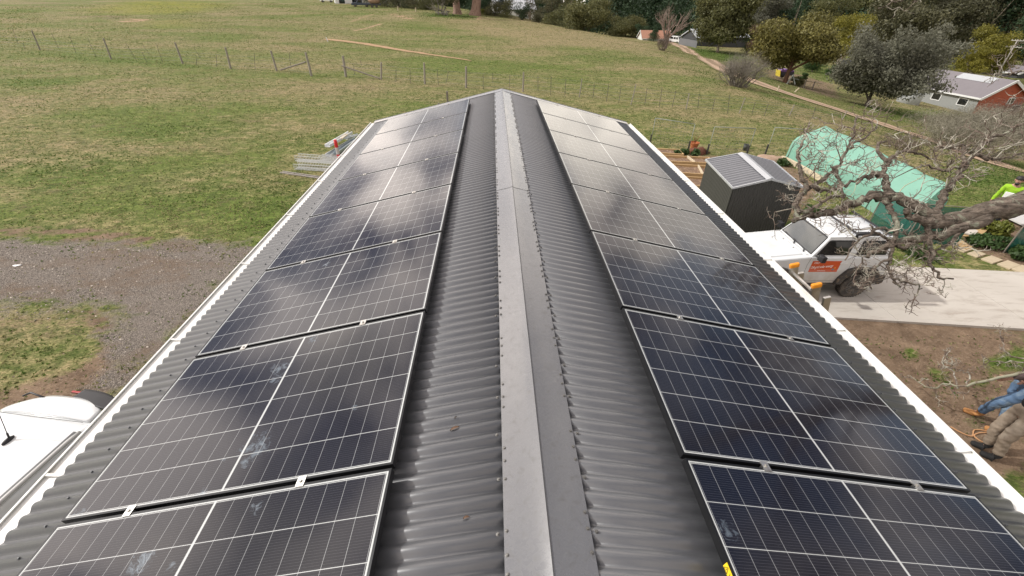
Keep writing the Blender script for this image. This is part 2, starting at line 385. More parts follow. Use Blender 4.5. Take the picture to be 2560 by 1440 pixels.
def ground_mat():
    m,t,b=newmat('paddock_ground')
    ge=t('NewGeometry');P=ge.outputs['Position']
    def mp(sc,rz=0): q=t('Mapping',i_Scale=sc,i_Rotation=(0,0,rz));t.l.new(P,q.inputs[0]);return q.outputs[0]
    A=t('Attribute',attribute_name='ga');B=t('Attribute',attribute_name='gb')
    sa=t('SeparateColor');t.l.new(A.outputs['Color'],sa.inputs[0]);sb=t('SeparateColor');t.l.new(B.outputs['Color'],sb.inputs[0])
    big=t.ramp(t.noise(mp((.06,.11,.1)),1.,6,.6,.3),.25,.75);mid=t.noise(mp((.45,.75,.6)),1.,8,.72,.4);fine=t.noise(mp((5,8,6)),1.,4,.75);fine2=t.noise(mp((17,24,20),.4),1.,3,.7)
    clump=t.noise(mp((1.6,2.4,2)),1.,4,.7,.5)
    f=t.math('ADD',t.math('ADD',t.math('MULTIPLY',big,.50),t.math('MULTIPLY',mid,.50)),t.math('ADD',t.math('MULTIPLY',clump,.55),t.math('MULTIPLY',fine,.55)))
    dr=t.ramp(f,.93,1.22)
    dr=t.math('SUBTRACT',t.math('ADD',dr,t.math('MULTIPLY',sb.outputs[1],.55)),t.math('MULTIPLY',sb.outputs[0],.75),clamp=True)
    grn=t.mix(t.ramp(fine2,.28,.72),(.038,.068,.012),(.185,.222,.056))
    grn=t.mix(sb.outputs[0],grn,t.mix(fine,(.042,.082,.014),(.125,.180,.036)))
    dry=t.mix(t.ramp(fine2,.28,.72),(.105,.085,.042),(.37,.305,.175))
    c=t.mix(dr,grn,dry)
    c=t.mix(t.math('MULTIPLY',sb.outputs[2],t.ramp(mid,.3,.6)),c,t.mix(fine2,(.14,.15,.018),(.25,.24,.035)))
    brn=t.math('MULTIPLY',t.ramp(t.noise(mp((.8,1.3,1),1.1),1.,7,.72,.3),.55,.68),.6)
    c=t.mix(brn,c,t.mix(fine2,(.085,.060,.035),(.24,.185,.12)))
    dk=t.math('MULTIPLY',t.ramp(t.noise(mp((2.7,4.5,3)),1.,5,.75),.57,.68),.55)
    c=t.mix(dk,c,(.030,.045,.013))
    c=t.mix(1.,c,t.mix(t.ramp(t.math('ADD',t.math('MULTIPLY',fine,.55),t.math('MULTIPLY',clump,.45)),.36,.64),(.50,.54,.50),(1.50,1.46,1.38)),'MULTIPLY')
    # soil, sand and gravel patches with ragged edges
    def ragged(s_,amt=.9):
        e=t.math('ADD',s_,t.math('MULTIPLY',t.math('SUBTRACT',t.math('ADD',t.math('MULTIPLY',clump,.6),t.math('MULTIPLY',fine,.4)),.5),amt))
        return t.ramp(e,.42,.6)
    soilc=t.mix(t.ramp(t.noise(mp((2,2.6,3)),1.,8,.75),.3,.7),(.085,.056,.036),(.275,.195,.130))
    soilc=t.mix(t.ramp(fine2,.55,.75),soilc,(.30,.23,.165))
    tuft=t.math('MULTIPLY',t.ramp(t.noise(mp((.75,.95,.8)),1.,5,.7),.60,.70),.8)
    soilc=t.mix(tuft,soilc,t.mix(fine2,(.04,.06,.015),(.12,.15,.05)))
    c=t.mix(ragged(t.math('SUBTRACT',sa.outputs[0],t.math('MULTIPLY',sb.outputs[0],.85))),c,soilc)
    c=t.mix(ragged(sa.outputs[2]),c,t.mix(fine,(.26,.17,.10),(.44,.31,.20)))
    vo=t('TexVoronoi',i_Scale=52.);t.l.new(P,vo.inputs[0]);vo2=t('TexVoronoi',i_Scale=60.);t.l.new(P,vo2.inputs[0])
    vs_=t('SeparateColor');t.l.new(vo.outputs['Color'],vs_.inputs[0])
    grc=t.mix(t.math('POWER',vs_.outputs[0],2.2),(.155,.132,.112),(.46,.405,.345))
    grc=t.mix(t.ramp(mid,.35,.65),t.mix(.6,grc,(.30,.26,.222)),grc)
    grc=t.mix(t.math('MULTIPLY',t.ramp(t.noise(mp((.5,.8,1),.6),1.,5,.7),.5,.66),.7),grc,t.mix(fine,(.17,.12,.08),(.30,.22,.155)))
    gm=t.ramp(t.math('ADD',sa.outputs[1],t.math('ADD',t.math('MULTIPLY',t.math('SUBTRACT',mid,.5),1.5),t.math('MULTIPLY',t.math('SUBTRACT',clump,.5),.7))),.36,.62)
    c=t.mix(gm,c,grc)
    t.l.new(c,b.inputs['Base Color']);b.inputs['Roughness'].default_value=.95;b.inputs['Specular IOR Level'].default_value=.15
    hgt=t.math('ADD',t.math('MULTIPLY',fine,.6),t.math('MULTIPLY',fine2,.5));hgt=t.math('ADD',hgt,t.math('MULTIPLY',clump,.8))
    hgt=t.math('SUBTRACT',hgt,t.math('MULTIPLY',t.math('MULTIPLY',vo.outputs['Distance'],gm),1.2))
    bp=t('Bump',i_Strength=.8,i_Distance=.07);t.l.new(hgt,bp.inputs['Height']);t.l.new(bp.outputs[0],b.inputs['Normal'])
    return m
me.materials.append(ground_mat())
go=bpy.data.objects.new('ground',me);COL.objects.link(go);tag(go,'rolling green and straw coloured paddock with bare soil and grey gravel patches','ground',kind='structure')
# short grass tufts standing in the turf
def tuftmat():
    m,t,b=newmat('grass_tufts');a=t('Attribute',attribute_name='tint');c=t.mix(a.outputs['Fac'],(.075,.128,.026),(.36,.32,.165))
    t.l.new(c,b.inputs['Base Color']);b.inputs['Roughness'].default_value=.8;b.inputs['Specular IOR Level'].default_value=.2
    tl=t('BsdfTranslucent');t.l.new(c,tl.inputs[0]);mx=t('MixShader',i_0=.5);t.l.new(b.outputs[0],mx.inputs[1]);t.l.new(tl.outputs[0],mx.inputs[2]);t.l.new(mx.outputs[0],t.n['Material Output'].inputs[0]);return m
def tufts():
    r=np.random.RandomState(12);n=640000
    d=6+175*r.rand(n)**2.0;a=np.radians(-62+124*r.rand(n));x=CAM[0]+d*np.sin(a);y=d*np.cos(a)
    cl=np.sin(x*1.9+np.sin(y*1.3)*2)*np.sin(y*2.3+np.sin(x*1.1)*2)
    ix=np.clip(np.searchsorted(gx,x),0,len(gx)-1);iy=np.clip(np.searchsorted(gy,y),0,len(gy)-1)
    so_=ch['soil'][iy,ix];gr=ch['gravel'][iy,ix];lu=ch['lush'][iy,ix];dr=ch['dry'][iy,ix];sa=np.maximum(ch['sand'][iy,ix],.75*ch['yellow'][iy,ix])
    keep=(r.rand(n)<(.35+.5*(cl>0)+.4*lu)*(1-.93*so_*(1-lu))*(1-.97*gr)*(1-.9*sa))&~((np.abs(x)<3.1)&(y<9.9))&(y>-2)&~((x>2.9)&(y>7.0)&(y<10.3))&~((x>6.3)&(x<9.)&(y>11)&(y<13.8))
    P=np.stack([x,y,TZ(x,y)],-1)-CAM;z=P@CF;px=1280+F*(P@CR)/z;py=720-F*(P@CU)/z
    keep&=(z>1)&(px>-60)&(px<2620)&(py>-20)&(py<1500)
    x,y,lu,dr,d=x[keep],y[keep],lu[keep],dr[keep],d[keep];k=len(x);z0=TZ(x,y)
    h=(.018+.036*r.rand(k)**2)*(1+.6*lu)*(1+d*.008);w=.010+.022*r.rand(k)+d*.0007;an=r.rand(k)*6.28;le=r.normal(size=(k,2))*.6
    c=np.stack([x,y,z0-.005],-1);u=np.stack([np.cos(an),np.sin(an),0*an],-1)*w[:,None]
    tip=c+np.stack([le[:,0]*h,le[:,1]*h,h],-1)
    V_=np.stack([c-u,c+u,tip],1).reshape(-1,3);me=bpy.data.meshes.new('grass_tufts')
    me.vertices.add(3*k);me.vertices.foreach_set('co',V_.ravel());me.loops.add(3*k);me.loops.foreach_set('vertex_index',np.arange(3*k));me.polygons.add(k);me.polygons.foreach_set('loop_start',np.arange(0,3*k,3));me.polygons.foreach_set('loop_total',np.full(k,3));me.update()
    tint=np.clip(.42+.30*np.sin(x*.55+y*.3)*np.sin(y*.7-x*.2)+.32*r.normal(size=k)+.3*dr-.35*lu,0,1)
    me.attributes.new('tint','FLOAT','FACE').data.foreach_set('value',tint);me.materials.append(tuftmat())
    o=bpy.data.objects.new('grass_tufts',me);COL.objects.link(o);tag(o,'short green and straw coloured grass tufts growing over the paddock','grass',kind='stuff');print('tufts',k)
tufts()
def chips(name,key,n,size,flat,cols,label,cat,box,thr=.4,seed=3):
    r=np.random.RandomState(seed);x=box[0]+(box[1]-box[0])*r.rand(n);y=box[2]+(box[3]-box[2])*r.rand(n)
    ix=np.clip(np.searchsorted(gx,x),0,len(gx)-1);iy=np.clip(np.searchsorted(gy,y),0,len(gy)-1)
    k_=(r.rand(n)<ch[key][iy,ix])&(ch[key][iy,ix]>thr)&~((x>3)&(y>7.2)&(y<10.4))&~((x>6.2)&(x<9.1)&(y>10.9)&(y<13.8))&(np.abs(x)>2.95);x,y=x[k_],y[k_];n=len(x);z=TZ(x,y)
    c=np.stack([x,y,z],-1);s=size*(.4+r.rand(n)**3*1.6)[:,None];a=r.rand(n)*6.28
    P=[]
    for q in range(3):
        an=a+q*2.09+r.normal(size=n)*.35;P.append(c+np.stack([np.cos(an),np.sin(an),0*an],-1)*s)
    P.append(c+np.stack([r.normal(size=n)*.3*s[:,0],r.normal(size=n)*.3*s[:,0],s[:,0]*flat],-1))
    V_=np.stack(P,1).reshape(-1,3);f=np.array([[0,1,3],[1,2,3],[2,0,3]]);Fc=(f[None]+np.arange(n)[:,None,None]*4).reshape(-1,3);m_=len(Fc)
    me=bpy.data.meshes.new(name);me.vertices.add(4*n);me.vertices.foreach_set('co',V_.ravel());me.loops.add(3*m_);me.loops.foreach_set('vertex_index',Fc.ravel());me.polygons.add(m_);me.polygons.foreach_set('loop_start',np.arange(0,3*m_,3));me.polygons.foreach_set('loop_total',np.full(m_,3));me.update()
    me.attributes.new('tint','FLOAT','FACE').data.foreach_set('value',np.repeat(r.rand(n),3))
    m,t,b=newmat(name);at_=t('Attribute',attribute_name='tint');c_=t.mix(t.math('POWER',at_.outputs['Fac'],1.6),cols[0],cols[1]);t.l.new(c_,b.inputs['Base Color']);b.inputs['Roughness'].default_value=.9;me.materials.append(m)
    o=bpy.data.objects.new(name,me);COL.objects.link(o);tag(o,label,cat,kind='stuff')
chips('gravel_stones','gravel',60000,.016,.8,((.13,.112,.098),(.50,.44,.37)),'loose grey brown stones of the gravel yard left of the shed','gravel',(-24,-2.9,-4,16))
chips('leaf_litter','soil',26000,.017,.35,((.05,.034,.022),(.36,.26,.17)),'scattered clods chips and leaf litter on the bare soil','litter',(-14,16,-4,16),.3,5)
# dirt track with two wheel ruts
trk=[(1640,97),(1672,106),(1720,127),(1790,163),(1890,206),(1990,241),(2100,277),(2250,326),(2400,376),(2570,436)]
TP=[at(*p) for p in trk]
def spline(P,n):
    out=[];P=[P[0]*2-P[1]]+list(P)+[P[-1]*2-P[-2]]
    for i in range(1,len(P)-2):
        for k in range(n):
            u=k/n;a,b,c,d=P[i-1:i+3]
            out.append(.5*((2*b)+(c-a)*u+(2*a-5*b+4*c-d)*u*u+(3*b-a-3*c+d)*u**3))
    out.append(P[-2]);return out
tp=spline(TP,14)
def roadmat():
    m,t,b=newmat('dirt_track');uv=t('Attribute',attribute_name='across');P=t('NewGeometry').outputs['Position']
    a=t.math('ABSOLUTE',uv.outputs['Fac']);n=t.noise(P,1.2,5,.7);nf=t.noise(P,9.,4,.7)
    rut=t.ramp(t.math('ADD',t.math('ABSOLUTE',t.math('SUBTRACT',a,.5)),t.math('MULTIPLY',t.math('SUBTRACT',n,.5),.35)),.12,.30,1,0)
    c=t.mix(rut,t.mix(nf,(.20,.145,.095),(.34,.25,.17)),t.mix(nf,(.38,.27,.19),(.52,.385,.285)))
    eg=t.ramp(t.math('ADD',a,t.math('MULTIPLY',t.math('SUBTRACT',n,.5),.5)),.80,.95)
    c=t.mix(eg,c,t.mix(nf,(.07,.095,.022),(.20,.185,.075)));t.l.new(c,b.inputs['Base Color']);b.inputs['Roughness'].default_value=.95;b.inputs['Specular IOR Level'].default_value=.1
    return m
def strip(name,tp,wd,mat_,lift,label,cat,kind='structure',ta=0):
    mb=MB();acr=[];NA=8
    for k,p in enumerate(tp):
        d=(tp[min(k+1,len(tp)-1)]-tp[max(k-1,0)]);d.z=0;d.normalize();sdv=Vector((d.y,-d.x,0))
        f=k/(len(tp)-1);w=wd*(1+.18*noise.noise(p*.35))*(1 if not ta else (1-.75*f**ta))
        for j in range(NA+1):
            u=-1+2*j/NA;q=p+sdv*(w*u+.25*wd*noise.noise(p*.9+V(3,0,0)));q.z=T(q.x,q.y)+lift;mb.v.append(tuple(q));acr.append(u)
    for k in range(len(tp)-1):
        for j in range(NA): mb.f.append((k*(NA+1)+j,k*(NA+1)+j+1,(k+1)*(NA+1)+j+1,(k+1)*(NA+1)+j));mb.m.append(0)
    ro=mb.build(name,mat_,smooth=True);tag(ro,label,cat,kind=kind)
    ro.data.attributes.new('across','FLOAT','POINT').data.foreach_set('value',acr);return ro
strip('dirt_road',tp,2.15,roadmat(),.045,'pale dirt track with two wheel ruts winding past the houses','road')
def sandmat():
    m,t,b=newmat('bare_sand');P=t('NewGeometry').outputs['Position'];a=t.math('ABSOLUTE',t('Attribute',attribute_name='across').outputs['Fac'])
    n=t.noise(P,1.,5,.7);nf=t.noise(P,5.,4,.7);c=t.mix(nf,(.30,.19,.11),(.47,.32,.20))
    c=t.mix(t.ramp(t.math('ADD',a,t.math('MULTIPLY',t.math('SUBTRACT',n,.5),.9)),.55,.85),c,t.mix(nf,(.07,.085,.022),(.22,.20,.085)));t.l.new(c,b.inputs['Base Color']);b.inputs['Roughness'].default_value=.95;b.inputs['Specular IOR Level'].default_value=.1;return m
strip('sand_path',spline([at(*p) for p in ((815,98),(900,108),(1000,125),(1100,140),(1178,152))],20),.85,sandmat(),.035,'bare orange sand strip worn across the paddock','path',ta=1.5)
# concrete driveway
def concmat():
    m,t,b=newmat('concrete');P=t('NewGeometry').outputs['Position']
    n=t.noise(P,.8,6,.6);mp=t('Mapping',i_Scale=(1.3,6,1),i_Rotation=(0,0,.5));t.l.new(P,mp.inputs[0]);n2=t.noise(mp.outputs[0],1.,5,.7,.6);n3=t.noise(P,30,3,.7)
    c=t.mix(n,(.42,.385,.335),(.56,.525,.47));c=t.mix(t.math('MULTIPLY',t.ramp(n2,.50,.70),.6),c,(.27,.22,.175));c=t.mix(t.math('MULTIPLY',n3,.15),c,(.3,.27,.24))
    t.l.new(c,b.inputs['Base Color']);b.inputs['Roughness'].default_value=.85
    bp=t('Bump',i_Strength=.15,i_Distance=.01);t.l.new(n3,bp.inputs['Height']);t.l.new(bp.outputs[0],b.inputs['Normal']);return m
a1,a2=at(2075,797),at(2560,827);b1,b2=at(2210,668),at(2560,686)
da=(a2-a1);db=(b2-b1)
def lx(a,d,x): return a+d*((x-a.x)/d.x)
mb=MB();xs=[3.05,6.2,9.3,12.4,15.5,19.,24.]
conc=concmat()
for x0,x1 in zip(xs[:-1],xs[1:]):
    x0+=.006;x1-=.006
    pts=[lx(a1,da,x0),lx(a1,da,x1),lx(b1,db,x1),lx(b1,db,x0)]
    mb.prism([(p.x,p.y) for p in pts],G-.1,G+.06,lambda a,b,c:Vector((a,b,c)))
dv=mb.build('driveway',conc);tag(dv,'pale cream concrete driveway slab under the white off-road car','driveway',kind='structure')
# ---------------------------------------------------------------- the roofed building
SN,CSN=math.sin(SL),math.cos(SL)
def RP(side,s,y,h=0): return Vector((side*(s*CSN+h*SN),y,-s*SN+h*CSN))
Y0,Y1,EAVE=-2.6,9.78,2.83
PITCHC=.0762
def roofmat():
    m,t,b=newmat('corrugated_steel');P=t('NewGeometry').outputs['Position']
    n=t.noise(P,1.3,6,.65);mp=t('Mapping',i_Scale=(1.2,14,1));t.l.new(P,mp.inputs[0]);st=t.noise(mp.outputs[0],1.,6,.75,.8);sp=t.noise(P,45,4,.7)
    c=t.mix(n,(.058,.061,.067),(.078,.081,.086))
    c=t.mix(t.math('MULTIPLY',t.ramp(st,.62,.72),.16),c,(.24,.235,.22))
    c=t.mix(t.math('MULTIPLY',t.ramp(sp,.62,.74),.35),c,(.05,.048,.045))
    t.l.new(c,b.inputs['Base Color']);b.inputs['Specular IOR Level'].default_value=.9;b.inputs['Coat Weight'].default_value=.5;b.inputs['Coat Roughness'].default_value=.30
    t.l.new(t.ramp(sp,.35,.75,.33,.42),b.inputs['Roughness'])
    bp=t('Bump',i_Strength=.03,i_Distance=.003);t.l.new(t.noise(P,4,3,.5),bp.inputs['Height']);t.l.new(bp.outputs[0],b.inputs['Normal']);return m
roof_m=roofmat()
def capmat():
    m,t,b=newmat('ridge_steel');P=t('NewGeometry').outputs['Position']
    n=t.noise(P,2.2,6,.65);sp=t.noise(P,28,6,.72,.5);sc=t.noise(P,7,6,.8,1.5)
    c=t.mix(n,(.125,.127,.133),(.160,.161,.165))
    c=t.mix(t.math('MULTIPLY',t.ramp(sp,.53,.66),.6),c,(.085,.083,.078))
    c=t.mix(t.math('MULTIPLY',t.ramp(sc,.62,.70),.4),c,(.30,.30,.30))
    t.l.new(c,b.inputs['Base Color']);t.l.new(t.ramp(sp,.3,.7,.20,.36),b.inputs['Roughness']);b.inputs['Specular IOR Level'].default_value=.9;b.inputs['Coat Weight'].default_value=.6;b.inputs['Coat Roughness'].default_value=.22
    bp=t('Bump',i_Strength=.35,i_Distance=.012);t.l.new(t.noise(P,3.2,3,.5),bp.inputs['Height']);t.l.new(bp.outputs[0],b.inputs['Normal']);return m
cap_m=capmat()
BLD=thing('shed_building','long grey shed with corrugated steel roof carrying two rows of solar panels','building',(0,4,G))
for side in (-1,1):
    NC=int((Y1-Y0)/PITCHC)*8;mb=MB();ss=[.03,.75,1.5,2.2,EAVE]
    def fn(u,v,side=side):
        k=u*NC;y=Y0+k*PITCHC/8;s=ss[0]+(ss[-1]-ss[0])*v
        w=math.cos(k/8*2*PI)
        lap=.0016*(1-((k/8)%10)/10);return RP(side,s,y,.0090*(w-.14*math.cos(2*(k/8*2*PI)))+lap)
    mb.grid(fn,NC,5);o=mb.build('roof_sheet',roof_m,BLD,smooth=True,label=('left' if side<0 else 'right')+' slope of dark grey corrugated roofing')
    so_=o.modifiers.new('thick','SOLIDIFY');so_.thickness=.0012;so_.offset=-1
# ridge capping in lapped lengths
js=[-2.6,-.45,1.93,4.33,6.73,9.86]
for k,(ya,yb) in enumerate(zip(js[:-1],js[1:])):
    mb=MB();lift=.011+.0025*(k%2);yb2=yb+.04
    prof=[(-.166,-.006),(-.166,.0),(-.12,.0),(-.08,.0),(-.04,.001),(-.008,.004),(0,.010),(.008,.004),(.045,.001),(.09,0),(.135,0),(.180,0),(.180,-.006)]
    ny_=60
    def fn(u,v):
        q=u*(len(prof)-1);i0=int(round(q));a,h=prof[i0];y=ya+(yb2-ya)*v
        side=-1 if a<0 else 1
        edge=1 if 2<=i0<=4 or 8<=i0<=10 else .25
        far=.4+1.1*max(0,min(1,(y-4)/4))*(1.6 if side>0 else .25)
        wob=(noise.noise(Vector((a*7,y*2.6,k*3.1)))*.0018+noise.noise(Vector((a*9+y*2.,y*5.5,k)))*.0011)*edge*far
        return RP(side,abs(a),y,h+lift+wob)
    mb.grid(fn,len(prof)-1,ny_);mb.build('ridge_cap',cap_m,BLD,smooth=False)
for o in BLD.children:
    if o.name.startswith('ridge_cap'):
        o.data.polygons.foreach_set('use_smooth',[True]*len(o.data.polygons));e=o.modifiers.new('es','EDGE_SPLIT');e.split_angle=math.radians(11)
# gable flashing at the far end
for side in (-1,1):
    mb=MB()
    mb.prism([(9.70,.016),(9.86,.022),(9.875,.030),(9.885,.022),(9.885,-.12),(9.875,-.12),(9.872,.008),(9.70,.010)],0,EAVE+.02,lambda a,h,s,side=side:RP(side,s+.002,a,h))
    mb.build('gable_flashing',cap_m,BLD)
# gutters
for side in (-1,1):
    mb=MB();x0,x1=EAVE*CSN-.005,EAVE*CSN+.115;zt=-EAVE*SN-.012
    pf=[(x0,zt-.006),(x0,zt-.075),(x0+.02,zt-.085),(x1-.02,zt-.085),(x1,zt-.07),(x1,zt+.006),(x1-.012,zt+.006),(x1-.012,zt+.001),(x1-.003,zt+.001),(x1-.003,zt-.016),(x1-.010,zt-.013),(x0+.022,zt-.013),(x0+.003,zt-.010),(x0+.003,zt-.006)]
    mb.prism(pf,Y0,Y1+.06,lambda a,z,y,side=side:Vector((side*a,y,z)))
    gu=mb.build('gutter',gutter_white,BLD)
    y=.35
    while y<9.7:
        b_=MB();b_.bar((side*(x0-.01),y,zt-.004),(side*(x1-.004),y+.004,zt+.003),.018,.0025);b_.build('gutter_strap',gutter_white,gu);y+=1.2
    f=MB();f.box((side*(x0-.014),(Y0+Y1)/2,zt-.10),(.018,Y1-Y0-.1,.17));f.build('fascia',shed_trim,BLD)
wm=M('wall_sheet',(.16,.165,.17),.45,.1,var=.1)
hx=EAVE*CSN-.35
for side in (-1,1):
    mb=MB()
    def fn(u,v,side=side):
        y=Y0+.1+u*(Y1-Y0-.25);return Vector((side*(hx+.008*math.cos(u*640)),y,G-.1+v*(-EAVE*SN-.10-G+.1+.02)))
    mb.grid(fn,640,1);mb.build('wall',wm,BLD,smooth=True)
for y in (Y0+.1,Y1-.15):
    mb=MB();mb.prism([(-hx,G-.1),(hx,G-.1),(hx,-EAVE*SN+.02-.0),(0,-.06),(-hx,-EAVE*SN+.02)],y-.01,y+.01,lambda a,z,c:Vector((a,c,z)));mb.build('wall',wm,BLD)
# roofing screws
ridge_screw=M('ridge_screw',(.16,.155,.145),.55,.5,var=.3,scale=60)
sm=MB();sm.lathe([(.0085,0),(.0085,.0018),(.0058,.0022),(.0055,.007),(.003,.0075)],(0,0,0),n=6)
scr=sm.build('roof_screw',[ridge_screw],BLD,local=True);scr_d=sm.build('roof_screw',[dark_screw],BLD,local=True)
pos=[]
NP=int((Y1-Y0)/PITCHC)
for k in range(NP):
    y=Y0+k*PITCHC
    if y<.45: continue
    for side in (-1,1):
        e=.155 if side<0 else .168
        if (k*7+(side>0)*3)%5 in (0,1,3): pos.append((side,e,y+.006*math.sin(k*3.1),.0125,0))
        if k%3==0: pos.append((side,e+.033+.004*math.sin(k),y,.0088,0))
        if k%2==0: pos.append((side,2.60+.012*math.sin(k*1.7),y,.0088,1))
pos.sort(key=lambda q:(RP(q[0],q[1],q[2])-Vector(CAM)).length)
first={0:scr,1:scr_d};used={0:False,1:False};rest=MB()
for n_,(side,s,y,h,kd) in enumerate(pos):
    p=RP(side,s,y,h);q=Matrix.Rotation(side*SL,3,'Y')@Matrix.Rotation(n_*1.3,3,'Z')
    if n_<100:
        o=first[kd]
        if used[kd]: o=o.copy();COL.objects.link(o)
        used[kd]=True;o.parent=BLD;o.location=p-WORLD[BLD.name];o.rotation_euler=q.to_euler()
    else: rest.add([q@Vector(v)+p for v in sm.v],sm.f,kd)
rst=rest.build('far_roof_screws',[ridge_screw,dark_screw],BLD);rst['kind']='stuff';rst.name='roof_screw_rows'
# ---------------------------------------------------------------- solar panels
PWD,PLN,PP,PH=1.134,1.722,1.154,.10
def panelmat():
    m,t,b=newmat('solar_cells');tc=t('TexCoord');sx=t('SeparateXYZ');t.l.new(tc.outputs['Object'],sx.inputs[0])
    x,y=sx.outputs[0],sx.outputs[1]
    ax=t.math('ABSOLUTE',x)
    def near(v,p,w):
        q=t.math('DIVIDE',v,p);d=t.math('MULTIPLY',t.math('ABSOLUTE',t.math('SUBTRACT',t.math('FRACT',t.math('ADD',q,.5)),.5)),p)
        return t.math('LESS_THAN',d,w)
    lx_=near(t.math('SUBTRACT',ax,.006),.0923,.0011)
    ly_=near(y,.1815,.0015)
    cen=t.math('LESS_THAN',ax,.0048)
    mar=t.math('MAXIMUM',t.math('GREATER_THAN',ax,.8415),t.math('GREATER_THAN',t.math('ABSOLUTE',y),.5490))
    bus=near(t.math('ADD',y,.00567),.01134,.00042)
    P=t('NewGeometry').outputs['Position']
    cn=t.noise(tc.outputs['Object'],.9,3);oi=t('ObjectInfo')
    c=t.mix(cn,(.0035,.0042,.0095),(.0060,.0068,.0150))
    c=t.mix(t.math('MULTIPLY',bus,.35),c,(.16,.16,.17))
    c=t.mix(t.math('MULTIPLY',lx_,.5),c,(.50,.52,.52))
    c=t.mix(t.math('MULTIPLY',ly_,.82),c,(.56,.58,.57))
    c=t.mix(t.math('MAXIMUM',cen,mar),c,(.50,.52,.51))
    # dust film and hand / bird smears
    dn=t.noise(P,1.7,6,.7,.4);dn2=t.noise(P,60,3,.8)
    c=t.mix(t.math('ADD',t.math('MULTIPLY',t.ramp(dn,.35,.75),.012),t.math('MULTIPLY',t.ramp(dn2,.62,.75),.04)),c,(.42,.40,.37))
    sm_=None
    for (px,py,r) in SMEARS:
        q=smear_pt(px,py)
        d=t('VectorMath',operation='DISTANCE');t.l.new(P,d.inputs[0]);d.inputs[1].default_value=q
        k=t.ramp(d.outputs['Value'],0,r,1,0);sm_=k if sm_ is None else t.math('MAXIMUM',sm_,k)
    sn=t.noise(P,19,6,.7,1.8)
    sm_=t.math('MULTIPLY',t.ramp(t.math('MULTIPLY',t.math('POWER',sm_,.5),sn),.40,.62),.42)
    c=t.mix(sm_,c,(.30,.38,.45))
    t.l.new(c,b.inputs['Base Color'])
    t.l.new(t.math('ADD',t.ramp(dn,.3,.8,.075,.13),t.math('MULTIPLY',sm_,.5)),b.inputs['Roughness']);b.inputs['IOR'].default_value=1.5;b.inputs['Specular IOR Level'].default_value=.5
    bp=t('Bump',i_Strength=.06,i_Distance=.002);t.l.new(t.noise(P,5,2,.5),bp.inputs['Height']);t.l.new(bp.outputs[0],b.inputs['Normal'])
    return m
SMEARS=[(700,920,.16),(640,1115,.20),(615,1155,.1),(350,1405,.13),(640,1270,.07),(190,1290,.10),(370,1260,.10),(500,1240,.08),(885,1020,.05),(780,850,.09),(690,945,.1),(815,660,.08),(1820,1330,.10),(430,1410,.06),(560,1150,.05)]
def smear_pt(px,py):
    side=-1 if px<1280 else 1
    n=np.array([side*SN,0,CSN]);d=ray(px,py);tt=(PH-CAM@n)/(d@n);return tuple(CAM+d*tt)
cells=panelmat()
ROWL=['first panel of the left roof row, cut off by the photo bottom, pale smears','second panel of the left row, bird smears along its white centre line','third panel of the left row, pale cloud reflected on its ridge half','fourth panel of the left row, dark with a pale cloud streak by the ridge','fifth panel of the left row, plain grey sheen, before the bend of the gutter','sixth panel of the left row, level with the red and white bollard','seventh panel of the left row, one before the far end','eighth panel of the left row, at the far gable end of the roof']
ROWR=['first panel of the right roof row, with a yellow warning sticker on its frame','second panel of the right row, dark tree branches mirrored in its lower half','third panel of the right row, up the slope from the orange tipped ladder','fourth panel of the right row, up the slope from the white off-road car','fifth panel of the right row, level with the small grey garden shed','sixth panel of the right row, pale cloud mirrored across its ridge half','seventh panel of the right row, one before the far end','eighth panel of the right row, at the far gable end, mirroring white cloud']
gl=MB();gl.add([(-.850,-.556,0),(.850,-.556,0),(.850,.556,0),(-.850,.556,0)],[(0,1,2,3)])
fr=MB()
for sgn in (-1,1):
    fr.box((0,sgn*(PWD/2-.0055),-.0160),(PLN,.011,.035));fr.box((sgn*(PLN/2-.0055),0,-.0160),(.011,PWD-.022,.035))
cl=MB();cl.box((0,0,.003),(.040,.052,.004));cl.box((0,-.0,-.018),(.040,.012,.04))
bo=MB();bo.lathe([(.0075,0),(.0075,.005),(.005,.0065),(.003,.0065)],(0,0,.0052),n=8)
bkm=M('backsheet',(.5,.5,.5),.7)
bk=MB();bk.add([(-.850,-.556,-.006),(.850,-.556,-.006),(.850,.556,-.006),(-.850,.556,-.006)],[(0,3,2,1)])
proto=None
def first_panel():
    o=thing('solar_panel','x','solar panel',(0,0,0))
    gl.build('cell_glass',cells,o,local=True,recalc=False);fr.build('frame',frame_black,o,local=True);bk.build('backsheet',bkm,o,local=True,recalc=False)
    return o
def clamp_on(o,x,y):
    c=cl.build('clamp',alu,o,local=True) if 'cm' not in PROTO else PROTO['cm'].copy()
    if 'cm' not in PROTO: PROTO['cm']=c
    else: COL.objects.link(c)
    c.parent=o;c.location=(x,y,0)
    b_=bo.build('bolt',silver_screw,c,local=True) if 'bm' not in PROTO else PROTO['bm'].copy()
    if 'bm' not in PROTO: PROTO['bm']=b_
    else: COL.objects.link(b_)
    b_.parent=c;b_.location=(0,0,0)
PROTO={};protos=None
